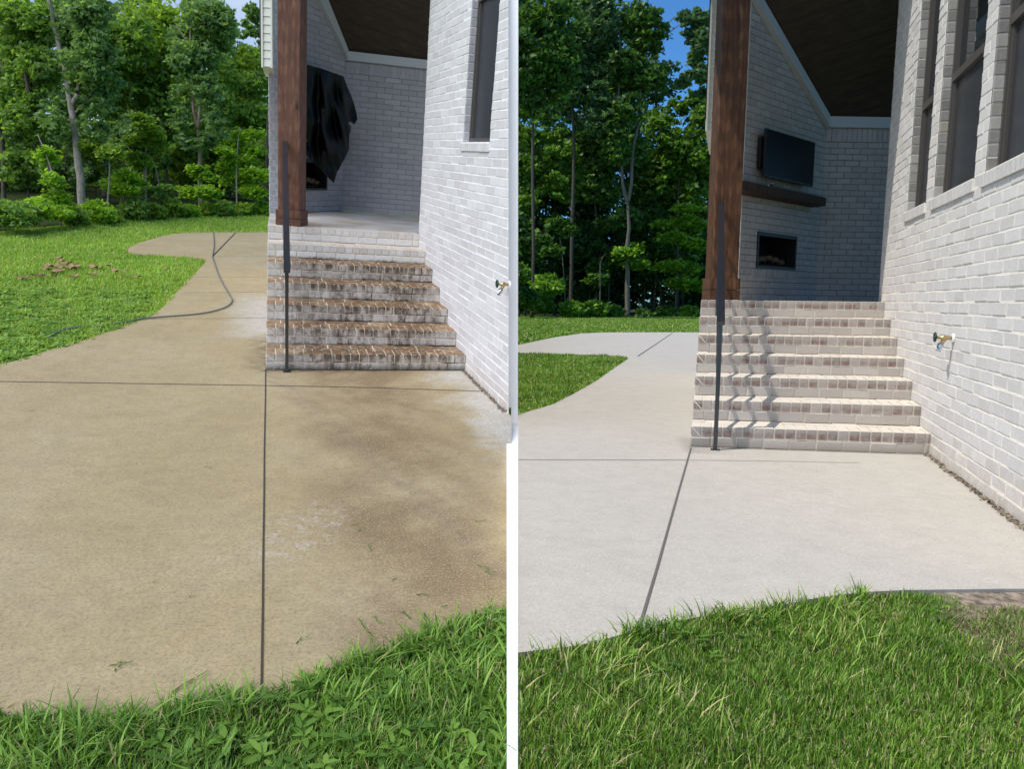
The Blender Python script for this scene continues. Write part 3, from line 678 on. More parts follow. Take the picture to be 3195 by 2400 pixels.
    for a in ((fx0, fx0+w_, fz0, fz1), (fx1-w_, fx1, fz0, fz1), (fx0+w_, fx1-w_, fz1-w_*1.6, fz1), (fx0+w_, fx1-w_, fz0, fz0+w_)):
        mb.box(g0(Bp), fU, (0, 0, 1.), fN, (a[0], a[2], -.02), (a[1], a[3], .018))
    mb.build('surround', M['tvb'], Y, fb)
    for k in range(5):
        mb = MB(); x = fx0+(fx1-fx0)*(.12+.16*k); z = fz0+.09+.03*(k % 2)+.05*(k == 2)
        mb.tube([P3(x, z, -.1-.04*(k % 2)), P3(x+.1, z+.012, -.13), P3(x+.21, z+.02*(k-2)*.5, -.16)], [.035, .042, .03], 9); mb.build('log', M['log'], Y, fb, smooth=True)
    mb = MB()
    for k in range(9):
        x = fx0+(fx1-fx0)*(.1+.1*k); mb.tube([P3(x, fz0+.02, -.06), P3(x, fz0+.09, -.05)], .006, 5)
    mb.tube([P3(fx0+.08, fz0+.05, -.055), P3(fx1-.08, fz0+.05, -.055)], .008, 5); mb.build('grate', M['tvb'], Y, fb)
    return th, dict(Bp=g0(Bp), fU=fU, fN=fN, c=g0(c), bU=bU, fL=fL)

# ---- left house
Y = LY
cL = Y.g(1068, 656, H); BL_ = Y.g(928, 663, H); AL_ = Y.g(841, 664, H)
lean = lambda x, y: (x-32*(660-y)/473., y)            # the yard's slope tips its uprights a little
L1 = lambda x, y: (800+x*.36166, 40+y*.36166)
beamL = (Y.zat(cL, 187), Y.zat(cL, 158.6))
def rakeL(Y, O, U):
    e = [plane_tz(Y, O, U, *lean(*L1(*p))) for p in ((855, 405), (695, 22), (875, 325), (765, 22))]
    r0 = np.array([np.linalg.norm(cL-BL_), beamL[0]]); r2 = np.array([r0[0], beamL[1]+.02])
    r1 = r0+(e[1]-r0)*2.3; r3 = r2+(e[3]-r2)*2.3; return r0, r1, r2, r3
def fireL(Y, O, U):
    a = plane_tz(Y, O, U, *lean(942, 494)); b = plane_tz(Y, O, U, *lean(1023, 592)); return a[0], b[1], b[0], a[1]
hL, iL = house(Y, dict(label='white brick porch house beside the stained concrete, one window, dark vaulted porch', mats=('brickL', 'mortL', 'porchL', 'mortPL', 'jambL'),
    tc=2.5, ztop=4.6, tnear=-2.2, win=[(-.26, .66, 2.36, 4.9, 3.75)], A=AL_, B=BL_, C=cL, ba=math.radians(10), beam=beamL, rake=rakeL, fire=fireL,
    ceil=(6.0, 2.5), flabel='fireplace opening half hidden behind the hanging black plastic'))
# ---- right house
Y = RY
cR = Y.at(2545, 927, 11.0); cR[2] = H
d_ = np.array([math.sin(math.radians(49)), math.cos(math.radians(49)), 0])
def hit(Y, o, d, px):
    lo, hi = 0., 6.
    for _ in range(50):
        m_ = (lo+hi)/2; lo, hi = (m_, hi) if Y.P(o-d*m_)[0] > px else (lo, m_)
    return o-d*lo
BR_ = hit(Y, cR, d_, 2301); AR_ = hit(Y, BR_, np.array([1., 0, 0]), 2236)
R1_ = lambda x, y: (2140+x*.47694, 40+y*.47694)
beamR = (Y.zat(cR, 398), Y.zat(cR, 364.3))
def rakeR(Y, O, U):
    e = [plane_tz(Y, O, U, *R1_(*p)) for p in ((885, 745), (485, 20), (893, 678), (545, 20))]
    r0 = np.array([np.linalg.norm(cR-BR_), beamR[0]]); r2 = np.array([r0[0], beamR[1]+.02])
    r1 = r0+(e[1]-r0)*1.25; r3 = r2+(e[3]-r2)*1.25; return r0, r1, r2, r3
def fireR(Y, O, U):
    a = plane_tz(Y, O, U, 2363, 722); b = plane_tz(Y, O, U, 2479, 842); return a[0], b[1], b[0], a[1]
hR, iR = house(Y, dict(label='white brick porch house in full sun with three tall side windows', mats=('brickR', 'mortR', 'porchR', 'mortPR', 'jambR'),
    tc=2.50, ztop=4.75, tnear=-3.1, win=[(.73, 1.43, 2.03, 4.9, 2.96), (-.56, .49, 2.03, 4.9, 2.96), (-1.83, -.78, 2.03, 4.9, 2.96)],
    A=AR_, B=BR_, C=cR, ba=0.02, beam=beamR, rake=rakeR, fire=fireR, ceil=(6.5, 6.5), flabel='black gas fireplace with logs in the sunny porch, below the mantel'))

# white board added as the upper centre border, where the left house wall ends
sm = LY.seam
mb = MB(); yb = 6.93; mb.prism([(-.052, yb, -.45), (.056, yb, -.45), (.056, yb, 5.6), (-.052, yb, 5.6)], [(-.052, yb+.14, -.45), (.056, yb+.14, -.45), (.056, yb+.14, 5.6), (-.052, yb+.14, 5.6)])
o = mb.build('added_divider_board', M['white'], WY, base=(0, yb, 0)); tag(o, 'tall white divider board added at the end of the left brick wall', 'divider')

# siding boxes, posts, unseen roof slabs that shade the landing
def siding(Y, th, x0, x1, ytop, ybot, v, gut):
    a = Y.at(x0, ybot, v); b = Y.at(x1, ybot, v); z0 = (a[2]+b[2])/2; W_ = b[0]-a[0]; z1 = z0+2.4; k_ = np.array([a[0], v]); k_ = k_/np.linalg.norm(k_); k_ = (k_+np.array([k_[1], -k_[0]])*.04)*1.5
    mb = MB(); k = 0; z = z0
    while z < z1:
        q = [(a[0], v, z+.006), (b[0], v, z+.006), (b[0], v+.012, z+.098), (a[0], v+.012, z+.098)]
        mb.poly(q); mb.poly([(a[0], v, z+.006), (b[0], v, z+.006), (b[0], v+.014, z), (a[0], v+.014, z)]); z += .1
    mb.prism([(a[0], v+.014, z0), (b[0], v+.014, z0), (b[0], v+.014, z1), (a[0], v+.014, z1)], [(p[0]+k_[0], p[1]+k_[1], z) for p, z in (((a[0], v), z0), ((b[0], v), z0), ((b[0], v), z1), ((a[0], v), z1))])
    cw = W_*.16
    for xx in (a[0], b[0]-cw): mb.box((0, 0, 0), (1., 0, 0), (0, 0, 1.), (0, 1., 0), (xx, z0-.01, v-.012), (xx+cw, z1, v+.02))
    e = mb.build('eave_box', M['siding'], Y, th)
    mb = MB(); gp = [(a[0]-W_*.14, v), (a[0]-.003, v), (a[0]-.003+k_[0], v+k_[1]), (a[0]-W_*.14+k_[0], v+k_[1])]; mb.prism([(*p, z0+.12) for p in gp], [(*p, z1) for p in gp]); mb.build('gutter', M['gutter'], Y, th)
siding(LY, hL, 816, 851, 40, 208, 10.3, 1)
siding(RY, hR, 2202, 2232, 40, 405, 8.9, 1)
def roof(Y, th, x0, v0, v1, z, x1, back=0):
    mb = MB(); mb.box((0, 0, 0), (1., 0, 0), (0, 0, 1.), (0, 1., 0), (x0, z, v0), (x1, z+.2, v1)); mb.build('roof', M['siding'], Y, th)
def post(Y, px0, px1, pyb, bx0, bx1, by0, label, mt, v):
    a = Y.at(px0, pyb, v); b = Y.at(px1, pyb, v); w_ = b[0]-a[0]; cx = (a[0]+b[0])/2; z0 = H
    th = thing('porch_post', Y, (cx, v+w_/2, H), label, 'post')
    mb = MB(); mb.box((0, 0, 0), (1., 0, 0), (0, 0, 1.), (0, 1., 0), (cx-w_/2, H+.005, v), (cx+w_/2, 5.0, v+w_), bev=.006); mb.build('shaft', M[mt], Y, th)
    a2 = Y.at(bx0, pyb, v); b2 = Y.at(bx1, pyb, v); bw = (b2[0]-a2[0])/2; zt = Y.zat((cx, v), by0); e = bw-w_/2
    mb = MB()
    for (u0, u1, w0, w1) in ((cx-bw, cx+bw, v-e, v), (cx-bw, cx+bw, v+w_, v+w_+e), (cx-bw, cx-w_/2, v, v+w_), (cx+w_/2, cx+bw, v, v+w_)):
        zm = H+(zt-H)*.47
        for za, zb in ((H+.002, zm-.003), (zm+.003, zt)): mb.box((0, 0, 0), (1., 0, 0), (0, 0, 1.), (0, 1., 0), (u0, za, w0), (u1, zb, w1), bev=.004)
    mb.build('base_trim', M[mt], Y, th); return cx
pvL = (LY.P0+LY.dY*LY.T*6)[1]+.16; pvR = (RY.P0+RY.dY*RY.T*6)[1]+.14
post(LY, 867, 934, 700, 858, 936, 656, 'rough brown cedar post on the stained landing, its knots showing', 'woodL', pvL)
post(RY, 2220, 2301, 900, 2211, 2305, 868, 'brown cedar post on the clean landing, half in eave shadow', 'woodR', pvR)
roof(RY, hR, RY.at(2220, 140, 8.08)[0]-.52, 7.3, 8.5, 4.95, 7.0)  # unseen slab; left edge pushed out to lay a diagonal shadow on the post
roof(LY, hL, LY.at(820, 100, 9.5)[0], 9.2, 10.4, 5.6, -1.2)

# ------------------------------------------------------------------ handrails
def rail(Y, foot, knee_py, top, label, vend):
    ft = Y.g(*foot); zk = Y.zat(ft, knee_py)
    # rail runs up along the flight to the post
    lo, hi = 0., 4.
    tgt = vend-.02
    L = (tgt-ft[1])/Y.dY[1]; e = ft+Y.dY*L
    px_err = Y.P((e[0], e[1], H+.9))[0]-top[0]
    e[0] -= px_err/F*e[1]; zt = Y.zat(e, top[1]); e[2] = zt
    k = np.array([ft[0], ft[1], zk]); d = (e-k); dh = np.array([d[0], d[1], 0]); dh /= np.linalg.norm(dh); s_ = np.array([dh[1], -dh[0], 0])
    th = thing('handrail', Y, ft, label, 'handrail')
    def bar(name, a, b, wx, hz, cut=True):
        ax = (b-a)/np.linalg.norm(b-a); up = np.cross(s_, ax); up = up if up[2] > 0 else -up
        mb = MB(); q = lambda p, i, j: p+s_*i*wx+(up if abs(ax[2]) < .9 else dh)*j*hz
        f1 = [q(a, -.5, -.5), q(a, .5, -.5), q(a, .5, .5), q(a, -.5, .5)]; f2 = [q(b, -.5, -.5), q(b, .5, -.5), q(b, .5, .5), q(b, -.5, .5)]
        mb.prism(f1, f2); return mb.build(name, M['metal'], Y, th)
    bar('newel', ft, k-np.array([0, 0, .02]), .032, .032)
    mb = MB(); mb.box(ft, s_, dh, (0, 0, 1.), (-.035, -.035, 0), (.035, .035, .006)); mb.build('base_plate', M['metal'], Y, th)
    bar('top_rail', k-d/np.linalg.norm(d)*.05, e, .062, .032)
    for hh in (.36, .68):
        bar('lower_rail', k-np.array([0, 0, hh]), e-np.array([0, 0, hh]), .022, .03)
    st = k+d*.86; zf = H+.0
    u = .86
    g_ = np.array([st[0], st[1], 6*RI+.003]); bar('newel', g_, st-np.array([0, 0, .02]), .034, .034)
    return th
rail(LY, (895, 1160), 838, (889, 443), 'black metal handrail in front of the grimy steps', pvL)
rail(RY, (2231, 1404), 1000, (2249, 634), 'black metal handrail casting its shadow on the clean steps', pvR)

# ------------------------------------------------------------------ porch things
def fp(i, t, z, d): return i['Bp']+i['fU']*t+i['fN']*d+np.array([0, 0, z])
# television (right)
Y = RY; Ot = iR['Bp']+iR['fN']*.13; cs = [plane_tz(Y, Ot, iR['fU'], *p) for p in ((2391, 398), (2544, 444), (2537, 581), (2386, 550))]
t0 = (cs[0][0]+cs[3][0])/2; t1 = (cs[1][0]+cs[2][0])/2; z1 = (cs[0][1]+cs[1][1])/2; z0 = (cs[2][1]+cs[3][1])/2
th = thing('television', Y, fp(iR, (t0+t1)/2, z0, .1), 'flat black television hung on the porch wall above the mantel', 'television', ang=math.atan2(iR['fU'][1], iR['fU'][0]))
mb = MB(); mb.box(iR['Bp'], iR['fU'], (0, 0, 1.), -iR['fN'], (t0, z0, -.13), (t1, z1, -.098), bev=.004); mb.build('case', M['tvb'], Y, th)
mb = MB(); mb.box(iR['Bp'], iR['fU'], (0, 0, 1.), -iR['fN'], (t0+.012, z0+.02, -.1325), (t1-.012, z1-.012, -.128)); mb.build('screen', M['tv'], Y, th)
mb = MB(); mb.box(iR['Bp'], iR['fU'], (0, 0, 1.), -iR['fN'], (t0-.02, (z0+z1)/2-.2, -.075), (t0+.04, (z0+z1)/2+.2, -.03)); mb.build('side_bracket', M['tvb'], Y, th); mb = MB(); mb.box(iR['Bp'], iR['fU'], (0, 0, 1.), -iR['fN'], ((t0+t1)/2-.2, z0+.15, -.098), ((t0+t1)/2+.2, z1-.2, -.01)); mb.build('wall_bracket', M['tvb'], Y, th)
# mantels
def mantel(Y, i, pts, label, mt, dep=.22):
    O = i['Bp']+i['fN']*dep; c_ = [plane_tz(Y, O, i['fU'], *p) for p in pts]
    t0, t1 = c_[0][0], c_[1][0]; z1 = (c_[0][1]+c_[1][1])/2; z0 = (c_[2][1]+c_[3][1])/2
    mb = MB(); mb.box(i['Bp'], i['fU'], (0, 0, 1.), -i['fN'], (t0, z0, -dep), (t1, z1, -.004), bev=.008)
    ang = math.atan2(i['fU'][1], i['fU'][0])
    o = mb.build('mantel', M[mt], Y, base=tuple(fp(i, (t0+t1)/2, z0, .1)), ang=ang); tag(o, label, 'mantel'); return t0, t1, z0, z1
mR = mantel(RY, iR, ((2320, 567), (2579, 612), (2579, 641), (2320, 597)), 'thick dark timber mantel beam above the gas fireplace', 'mantel')
mb = MB(); q = fp(iR, mR[0]+.75, mR[3], .12); mb.tube([q, q+np.array([0, 0, .035])], .014, 8); mb.tube([q+np.array([0, 0, .04]), q+np.array([.05, -.02, .05])], .02, 8)
tag(mb.build('mantel_clip', M['chrome'], RY, base=tuple(q)), 'small silver clip lying on the mantel below the television', 'clip')
mLt = mantel(LY, iL, (lean(936, 361), lean(1113, 388), lean(1113, 412), lean(936, 391)), 'dark mantel beam mostly covered by the black plastic', 'mantel', .2)

# hanging black plastic (left)
Y = LY
out = [(490, 432), (560, 455), (640, 475), (720, 505), (830, 545), (860, 640), (890, 720), (908, 790), (922, 870), (926, 915), (895, 962), (870, 935), (850, 945), (852, 1010), (838, 1140), (835, 1180), (790, 1262), (722, 1370), (685, 1467), (625, 1405), (570, 1335), (500, 1270), (445, 1205), (440, 1165), (480, 1105), (452, 1000), (440, 930), (400, 860), (395, 830), (416, 760), (402, 700), (440, 600), (470, 490)]
def cloth_plane(dd): return np.array([plane_tz(Y, iL['Bp']+iL['fN']*dd, iL['fU'], *lean(*L1(*p))) for p in out])
DL, DR = .27, .50
op = cloth_plane((DL+DR)/2); opL, opR = cloth_plane(DL), cloth_plane(DR)
def inside(P, poly):
    x, y = P[:, 0], P[:, 1]; r = np.zeros(len(P), bool); n = len(poly); j = n-1
    for i in range(n):
        xi, yi = poly[i][:2]; xj, yj = poly[j][:2]
        if yi != yj:
            c_ = ((yi > y) != (yj > y)) & (x < (xj-xi)*(y-yi)/(yj-yi)+xi); r ^= c_
        j = i
    return r
# the cloth: a fine grid inside the outline, hung in folds in front of the television
outA = np.array(out, float); ST = 5.0
gx = np.arange(388, 936, ST); gy = np.arange(428, 1474, ST)
def cloth_pt(x, y):
    s_ = (x-390)/540.; v_ = (y-430)/1040.
    a = 6.5*s_+1.8*v_+1.1*math.sin(2.3*v_+1)
    fold = .060*abs(math.sin(a*1.6))**1.5+.035*math.sin(13*s_-7*v_+2*math.sin(5*v_))+.020*math.sin(31*s_+6*v_+3*math.sin(4*s_))+.014*math.sin(23*v_+9*s_)+.010*math.sin(47*s_-13*v_)
    r1 = abs(math.sin(10*s_+1.6*v_+1.5*math.sin(3.1*v_+2*s_))); r2 = abs(math.sin(19*s_-2.2*v_+1.2*math.sin(6*v_))); r3 = abs(math.sin(8*v_+11*s_+1.5*math.sin(9*s_)))
    fold = fold*.8+.030*(.5+.5*math.cos(2*math.pi*r1*.5))+.012*(.5+.5*math.cos(math.pi*r2))
    d = DL+(DR-DL)*s_+.05*math.sin(math.pi*min(1, max(0, s_)))-.03*v_+(fold-.03)*min(1, .15+v_*3)
    xx, yy = lean(*L1(x, y)); t_, z_ = plane_tz(Y, iL['Bp']+iL['fN']*d, iL['fU'], xx, yy); return fp(iL, t_, z_, d)
mb = MB()
for x in gx:
    cc = np.column_stack([np.full(len(gy), x+ST/2), gy+ST/2]); ok = inside(cc, outA)
    for k, y in enumerate(gy):
        if ok[k]: mb.poly([cloth_pt(x, y+ST), cloth_pt(x+ST, y+ST), cloth_pt(x+ST, y), cloth_pt(x, y)])
zmin = min(v_[2] for v_ in mb.v)
o = mb.build('plastic_sheet', M['sheet'], Y, base=tuple(fp(iL, .5, zmin, .1)), ang=math.atan2(iL['fU'][1], iL['fU'][0]))
import bmesh
b_ = bmesh.new(); b_.from_mesh(o.data); bmesh.ops.remove_doubles(b_, verts=b_.verts, dist=.0005); b_.to_mesh(o.data); b_.free()
o.data.polygons.foreach_set('use_smooth', [True]*len(o.data.polygons))
sd_ = o.modifiers.new('thick', 'SOLIDIFY'); sd_.thickness = .003
tag(o, 'shiny black plastic sheet draped over the television on the porch wall', 'plastic sheet')

# ------------------------------------------------------------------ spigots
def spigot(Y, px, py, label):
    t_, z_ = plane_tz(Y, Y.E0, Y.wd, px, py); B = Y.E0+Y.wd*t_+np.array([0, 0, z_])
    th = thing('outdoor_spigot', Y, B, label, 'spigot'); N = Y.N; D = np.array([0, 0, -1.])
    q = lambda n_, d_, w_=0: B+N*n_+D*d_+Y.wd*w_
    mb = MB(); mb.tube([q(.004, 0), q(.018, 0)], [.032, .03], 14); mb.build('flange', M['white'], Y, th, smooth=False)
    mb = MB(); mb.tube([q(.015, 0), q(.05, 0), q(.055, 0), q(.085, -.001), q(.09, -.001), q(.115, -.003)], [.014, .014, .02, .02, .012, .011], 12)
    mb.tube([q(.06, .005), q(.085, .05)], [.015, .014], 12); mb.build('valve_body', M['brass'], Y, th, smooth=True)
    mb = MB(); mb.tube([q(.083, .045), q(.088, .06), q(.093, .075), q(.098, .09), q(.10, .1)], [.019, .022, .018, .02, .012], 12); mb.build('hose_outlet', M['chrome'], Y, th, smooth=True)
    mb = MB(); c_ = q(.125, -.004)
    ring = [c_+Y.wd*math.cos(a)*.031+D*math.sin(a)*.031 for a in np.linspace(0, 2*math.pi, 17)]; mb.tube(ring, .006, 6)
    for a in range(4): mb.tube([c_, c_+Y.wd*math.cos(a*1.571)*.03+D*math.sin(a*1.571)*.03], .0055, 5)
    mb.tube([q(.11, -.003), q(.132, -.004)], .011, 8); mb.build('handwheel', M['green'], Y, th, smooth=True)
spigot(RY, 2978, 1055, 'brass garden spigot with dark green handwheel on the sunny brick wall')
spigot(LY, 1590, 886, 'garden spigot at the very end of the left brick wall') if False else None
t_, z_ = plane_tz(LY, LY.E0, LY.wd, 1584, 893)
spigot(LY, 1592, 888, 'garden spigot with green handwheel beside the added white divider board')

# rubble along the wall foot
def rubble(Y, t0, t1, label, n):
    mb = MB()
    for k in range(n):
        t_ = random.uniform(t0, t1); d = abs(random.gauss(.012, .012)); r = random.uniform(.006, .017)
        c_ = Y.E0+Y.wd*t_+Y.N*(d+.012)+np.array([0, 0, .003])
        if (Y.M@np.append(c_, 1))[0] > -.06 and Y is LY: continue
        pts = [c_+np.array([random.uniform(-r, r), random.uniform(-r, r), random.uniform(0, r)]) for _ in range(6)]
        mb.prism(pts[:3], pts[3:])
    tag(mb.build('mortar_rubble', M['debris'], Y, base=tuple(Y.E0)), label, 'rubble', kind='stuff')
rubble(LY, -1.5, .0, 'crumbled mortar and dirt at the foot of the left brick wall', 420)
rubble(RY, -2.1, .0, 'crumbled mortar at the foot of the sunny brick wall', 500)

# ------------------------------------------------------------------ hose, leaves, clippings
hp_ = [(395, 1172), (450, 1137), (550, 1105), (700, 1085), (850, 1075), (1000, 1050), (1150, 1022), (1300, 1008), (1500, 993), (1650, 975), (1760, 948), (1830, 918), (1860, 885), (1860, 860), (1830, 810), (1790, 740), (1755, 670), (1730, 600), (1710, 540), (1706, 515), (1718, 430), (1712, 326)]
pts = [LY.g(*Z4(*p)) for p in hp_]
def smooth_path(pts, n=6):
    out = []
    for i in range(len(pts)-1):
        p0, p1, p2, p3 = pts[max(i-1, 0)], pts[i], pts[i+1], pts[min(i+2, len(pts)-1)]
        for k in range(n):
            t = k/n; out.append(.5*((2*p1)+(-p0+p2)*t+(2*p0-5*p1+4*p2-p3)*t*t+(-p0+3*p1-3*p2+p3)*t**3))
    return out+[pts[-1]]
mb = MB(); mb.tube([p+np.array([0, 0, .014]) for p in smooth_path(pts)], .009, 8)
tag(mb.build('pressure_hose', M['hose'], LY, base=tuple(pts[0]), smooth=True), 'long grey hose snaking across the dirty walkway onto the grass', 'hose')

# ------------------------------------------------------------------ numpy foliage
def np_mesh(name, V, nper, tint, mt, Y, parent=None, base=None, faces=None):
    me = bpy.data.meshes.new(name); B = parent[1] if parent else rotB(base if base is not None else (0, 0, 0))
    V = (V-B[:3, 3])@B[:3, :3]; n = len(V)
    if faces is None: faces = np.arange(n, dtype=np.int32).reshape(-1, nper)
    nf, k = faces.shape
    me.vertices.add(n); me.vertices.foreach_set('co', V.astype(np.float32).ravel())
    me.loops.add(nf*k); me.loops.foreach_set('vertex_index', faces.astype(np.int32).ravel())
    me.polygons.add(nf); me.polygons.foreach_set('loop_start', np.arange(0, nf*k, k, dtype=np.int32))
    try: me.polygons.foreach_set('loop_total', np.full(nf, k, dtype=np.int32))
    except Exception: pass
    me.update(calc_edges=True)
    a = me.attributes.new('tint', 'FLOAT', 'FACE'); a.data.foreach_set('value', tint.astype(np.float32))
    me.materials.append(mt); o = bpy.data.objects.new(name, me); link(o, Y)
    if parent: o.parent = parent[0]
    else: o.matrix_world = Matrix((Y.M@B).tolist())
    return o
def leaves(centers, radii, n, size, flat=.45, spray=14, sprayr=.16):
    """leaf quads gathered in flattish sprays inside a set of ellipsoids"""
    centers = np.array(centers); radii = np.array(radii); vol = np.prod(radii, 1)**.8; pr_ = vol/vol.sum()
    ns = max(1, n//spray); idx = rng.choice(len(centers), ns, p=pr_)
    d = rng.normal(size=(ns, 3)); d /= np.linalg.norm(d, axis=1)[:, None]; r = rng.random(ns)**.42
    sc = centers[idx]+d*r[:, None]*radii[idx]
    rm = radii[idx].mean(1)
    reps = np.repeat(np.arange(ns), spray)
    off = rng.normal(size=(ns*spray, 3))*np.array([1, 1, .35])*(sprayr*np.maximum(rm[reps], size*4))[:, None]
    tilt = rng.normal(size=(ns, 2))*.25
    off[:, 2] += off[:, 0]*tilt[reps, 0]+off[:, 1]*tilt[reps, 1]
    C = sc[reps]+off; N_ = len(C)
    nrm = rng.normal(size=(N_, 3))*np.array([1, 1, .6])+np.array([0, 0, flat*2.2]); nrm /= np.linalg.norm(nrm, axis=1)[:, None]
    a = np.cross(nrm, rng.normal(size=(N_, 3))); a /= np.linalg.norm(a, axis=1)[:, None]; b = np.cross(nrm, a)
    s = size*(.55+.9*rng.random(N_))[:, None]
    V = np.stack([C-a*s, C+b*s*.52-a*s*.1, C+a*s, C-b*s*.52-a*s*.1], 1).reshape(-1, 3)
    tint = np.clip(.5+.28*rng.normal(size=ns)[reps]*.6+.22*rng.normal(size=N_), 0, 1)
    return V, tint

def interp_edge(pts, x): return np.interp(x, [p[0] for p in pts], [p[1] for p in pts])
l_line = [(-300, 745), (50, 712), (150, 702), (260, 690), (400, 675), (560, 665), (700, 663), (830, 662), (1000, 660)]
r_line = [(1500, 992), (1600, 991), (2230, 986), (2400, 985)]
def ground_on(Y, x, k):
    y = interp_edge(l_line if Y is LY else r_line, x); p = Y.g(x, y); p[:2] *= k; return p
def tree(name, Y, bx, k, trunk, width, crowns, n, lsz, mt, bk, label, cat='tree', group=None, branches=(), spray=14, flat=.45, sprayr=.16, depth=.8):
    """trunk: image points from the root up, width: px, crowns: (px, py, rx, ry) ellipses, all at the depth of the root"""
    b = ground_on(Y, bx, k); v = b[1]; th = thing(name, Y, b, label, cat, group)
    pxm = math.hypot(v, b[0])/F*1.02
    if width:
        mb = MB(); pts = [b-np.array([0, 0, .05])]+[Y.at(x, y, v) for x, y in trunk]
        sp = smooth_path(pts, 5); m_ = len(sp); rad = [max(.25, 1-.6*i/m_)*width*pxm/2 for i in range(m_)]; rad[0] *= 1.35
        rr = .035*width*pxm
        mb.tube([p+np.array([random.gauss(0, rr), random.gauss(0, rr), 0]) if 0 < i < m_-1 else p for i, p in enumerate(sp)], rad, 9)
        for br in branches:
            bp = [Y.at(x, y, v+random.uniform(-.3, .3)*width*pxm) for x, y in br[1:]]; sp = smooth_path(bp, 4); m_ = len(sp)
            mb.tube(sp, [br[0]*pxm/2*(1-.7*i/m_) for i in range(m_)], 7)
        mb.build('trunk', M[bk], Y, th, smooth=True)
    if crowns:
        C = []; Rr = []
        for x, y, rx, ry in crowns:
            p = Y.at(x, y, v*(1+random.uniform(-.02, .02))); C.append(p); Rr.append((rx*pxm, (rx+ry)/2*pxm*depth, ry*pxm))
        V, tn = leaves(C, Rr, n, lsz*pxm, spray=spray, flat=flat, sprayr=sprayr); np_mesh('crown', V, 4, tn, M[mt], Y, th)
    return th
def scatter_crown(x0, x1, y0, y1, n, r0, r1, asp=.8):
    return [(random.uniform(x0, x1), random.uniform(y0, y1), (r := random.uniform(r0, r1)), r*asp) for _ in range(n)]

# ---- left wood
gB = 'trees along the back of the left lawn'
# far foliage mass
def wood_mass(Y, spec, label, mt, n, lsz, k):
    C = []; Rr = []
    for x, y, rx, ry in spec:
        b = ground_on(Y, x, k); v = b[1]; pxm = v/F; p = Y.at(x, y, v*random.uniform(.97, 1.1)); C.append(p); Rr.append((rx*pxm, rx*pxm*.8, ry*pxm))
    V, tn = leaves(C, Rr, n, lsz*k*np.mean([ground_on(Y, s[0], 1)[1] for s in spec])/F, spray=16, flat=.3)
    o = np_mesh('distant_wood', V, 4, tn, M[mt], Y, base=tuple(ground_on(Y, spec[0][0], k))); tag(o, label, 'wood', kind='stuff')
ms = [(x, random.uniform(400, 640), 60, 55) for x in range(-60, 900, 22)]+[(x, random.uniform(220, 420), 44, 44) for x in range(-60, 900, 60)]
ms += [(x, y, 42, 40) for x in range(-80, 900, 34) for y in (520, 590, 640)]
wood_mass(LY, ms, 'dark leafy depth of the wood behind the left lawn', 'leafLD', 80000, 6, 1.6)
ms = [(x+random.uniform(-12, 12), y+random.uniform(-14, 14), 40, 34) for x in range(-60, 720, 44) for y in range(20, 520, 46) if not (60 < x < 150 and y < 150) and random.random() < .8]
ms += [(x+random.uniform(-12, 12), y, 36, 32) for x in range(700, 880, 36) for y in (200, 250, 300, 350, 400, 450, 500)]
wood_mass(LY, ms, 'middle layer of leafy crowns in the wood behind the left lawn', 'leafLA', 80000, 5.8, 1.42)
big = dict(spray=14)
tree('tall_tree', LY, 262, 1.02, [(250, 560), (240, 470), (228, 370), (216, 305), (200, 200), (172, 90), (150, -20)], 21,
     scatter_crown(120, 330, -20, 270, 16, 40, 62)+[(200, 330, 50, 40), (300, 320, 40, 44), (170, 380, 36, 40), (290, 390, 34, 40), (320, 260, 40, 50), (210, 440, 24, 26)], 19000, 6.2, 'leafLC', 'barkP', 'tall tree with the palest straight trunk, left of the lawn', group=gB,
     branches=[(11, (222, 330), (244, 280), (243, 235), (262, 150), (280, 60)), (6, (236, 350), (246, 338), (262, 322))])
tree('tall_tree', LY, 627, 1.04, [(624, 560), (625, 480), (620, 430), (616, 395)], 15,
     scatter_crown(560, 690, -10, 190, 14, 34, 52)+[(610, 240, 46, 50), (650, 290, 36, 46), (575, 300, 36, 40), (560, 370, 30, 36), (665, 370, 30, 40), (640, 440, 22, 26), (580, 440, 24, 24)], 16500, 6, 'leafLC', 'barkT', 'tree forking into two slim tan stems near the siding', group=gB,
     branches=[(10, (616, 400), (604, 340), (602, 270), (598, 200), (594, 100), (600, 0)), (10, (618, 400), (624, 340), (630, 260), (640, 200), (640, 120), (632, 40)), (4, (600, 150), (570, 110), (540, 60))])
tree('leaning_tree', LY, 180, 1.1, [(165, 570), (140, 470), (105, 350), (90, 290), (78, 215), (70, 120)], 15,
     scatter_crown(20, 160, -10, 430, 22, 34, 52), 18000, 6.2, 'leafLA', 'barkD', 'dark tree leaning left at the far left of the wood', group=gB, branches=[(5, (160, 560), (120, 480), (100, 440))])
tree('tall_tree', LY, 330, 1.35, [(330, 560), (322, 470), (318, 400), (312, 250), (300, 100)], 16,
     scatter_crown(230, 420, 30, 330, 18, 45, 66), 15300, 6, 'leafLA', 'barkD', 'dark-stemmed tree deep in shade, right of the pale straight trunk', group=gB)
tree('tall_tree', LY, 450, 1.3, [(455, 520), (452, 430), (456, 350), (440, 200), (400, 60)], 11,
     scatter_crown(360, 520, 40, 330, 18, 42, 62), 15300, 6, 'leafLE', 'barkT', 'tree with olive green crown in the middle of the left wood', group=gB, branches=[(5, (440, 200), (480, 120), (540, 70))])
tree('tall_tree', LY, 530, 1.25, [(520, 520), (515, 380), (505, 200), (500, 60)], 8,
     scatter_crown(470, 580, 60, 400, 16, 38, 56), 13600, 6, 'leafLA', 'barkD', 'bushy tree just left of the forked tan tree', group=gB)
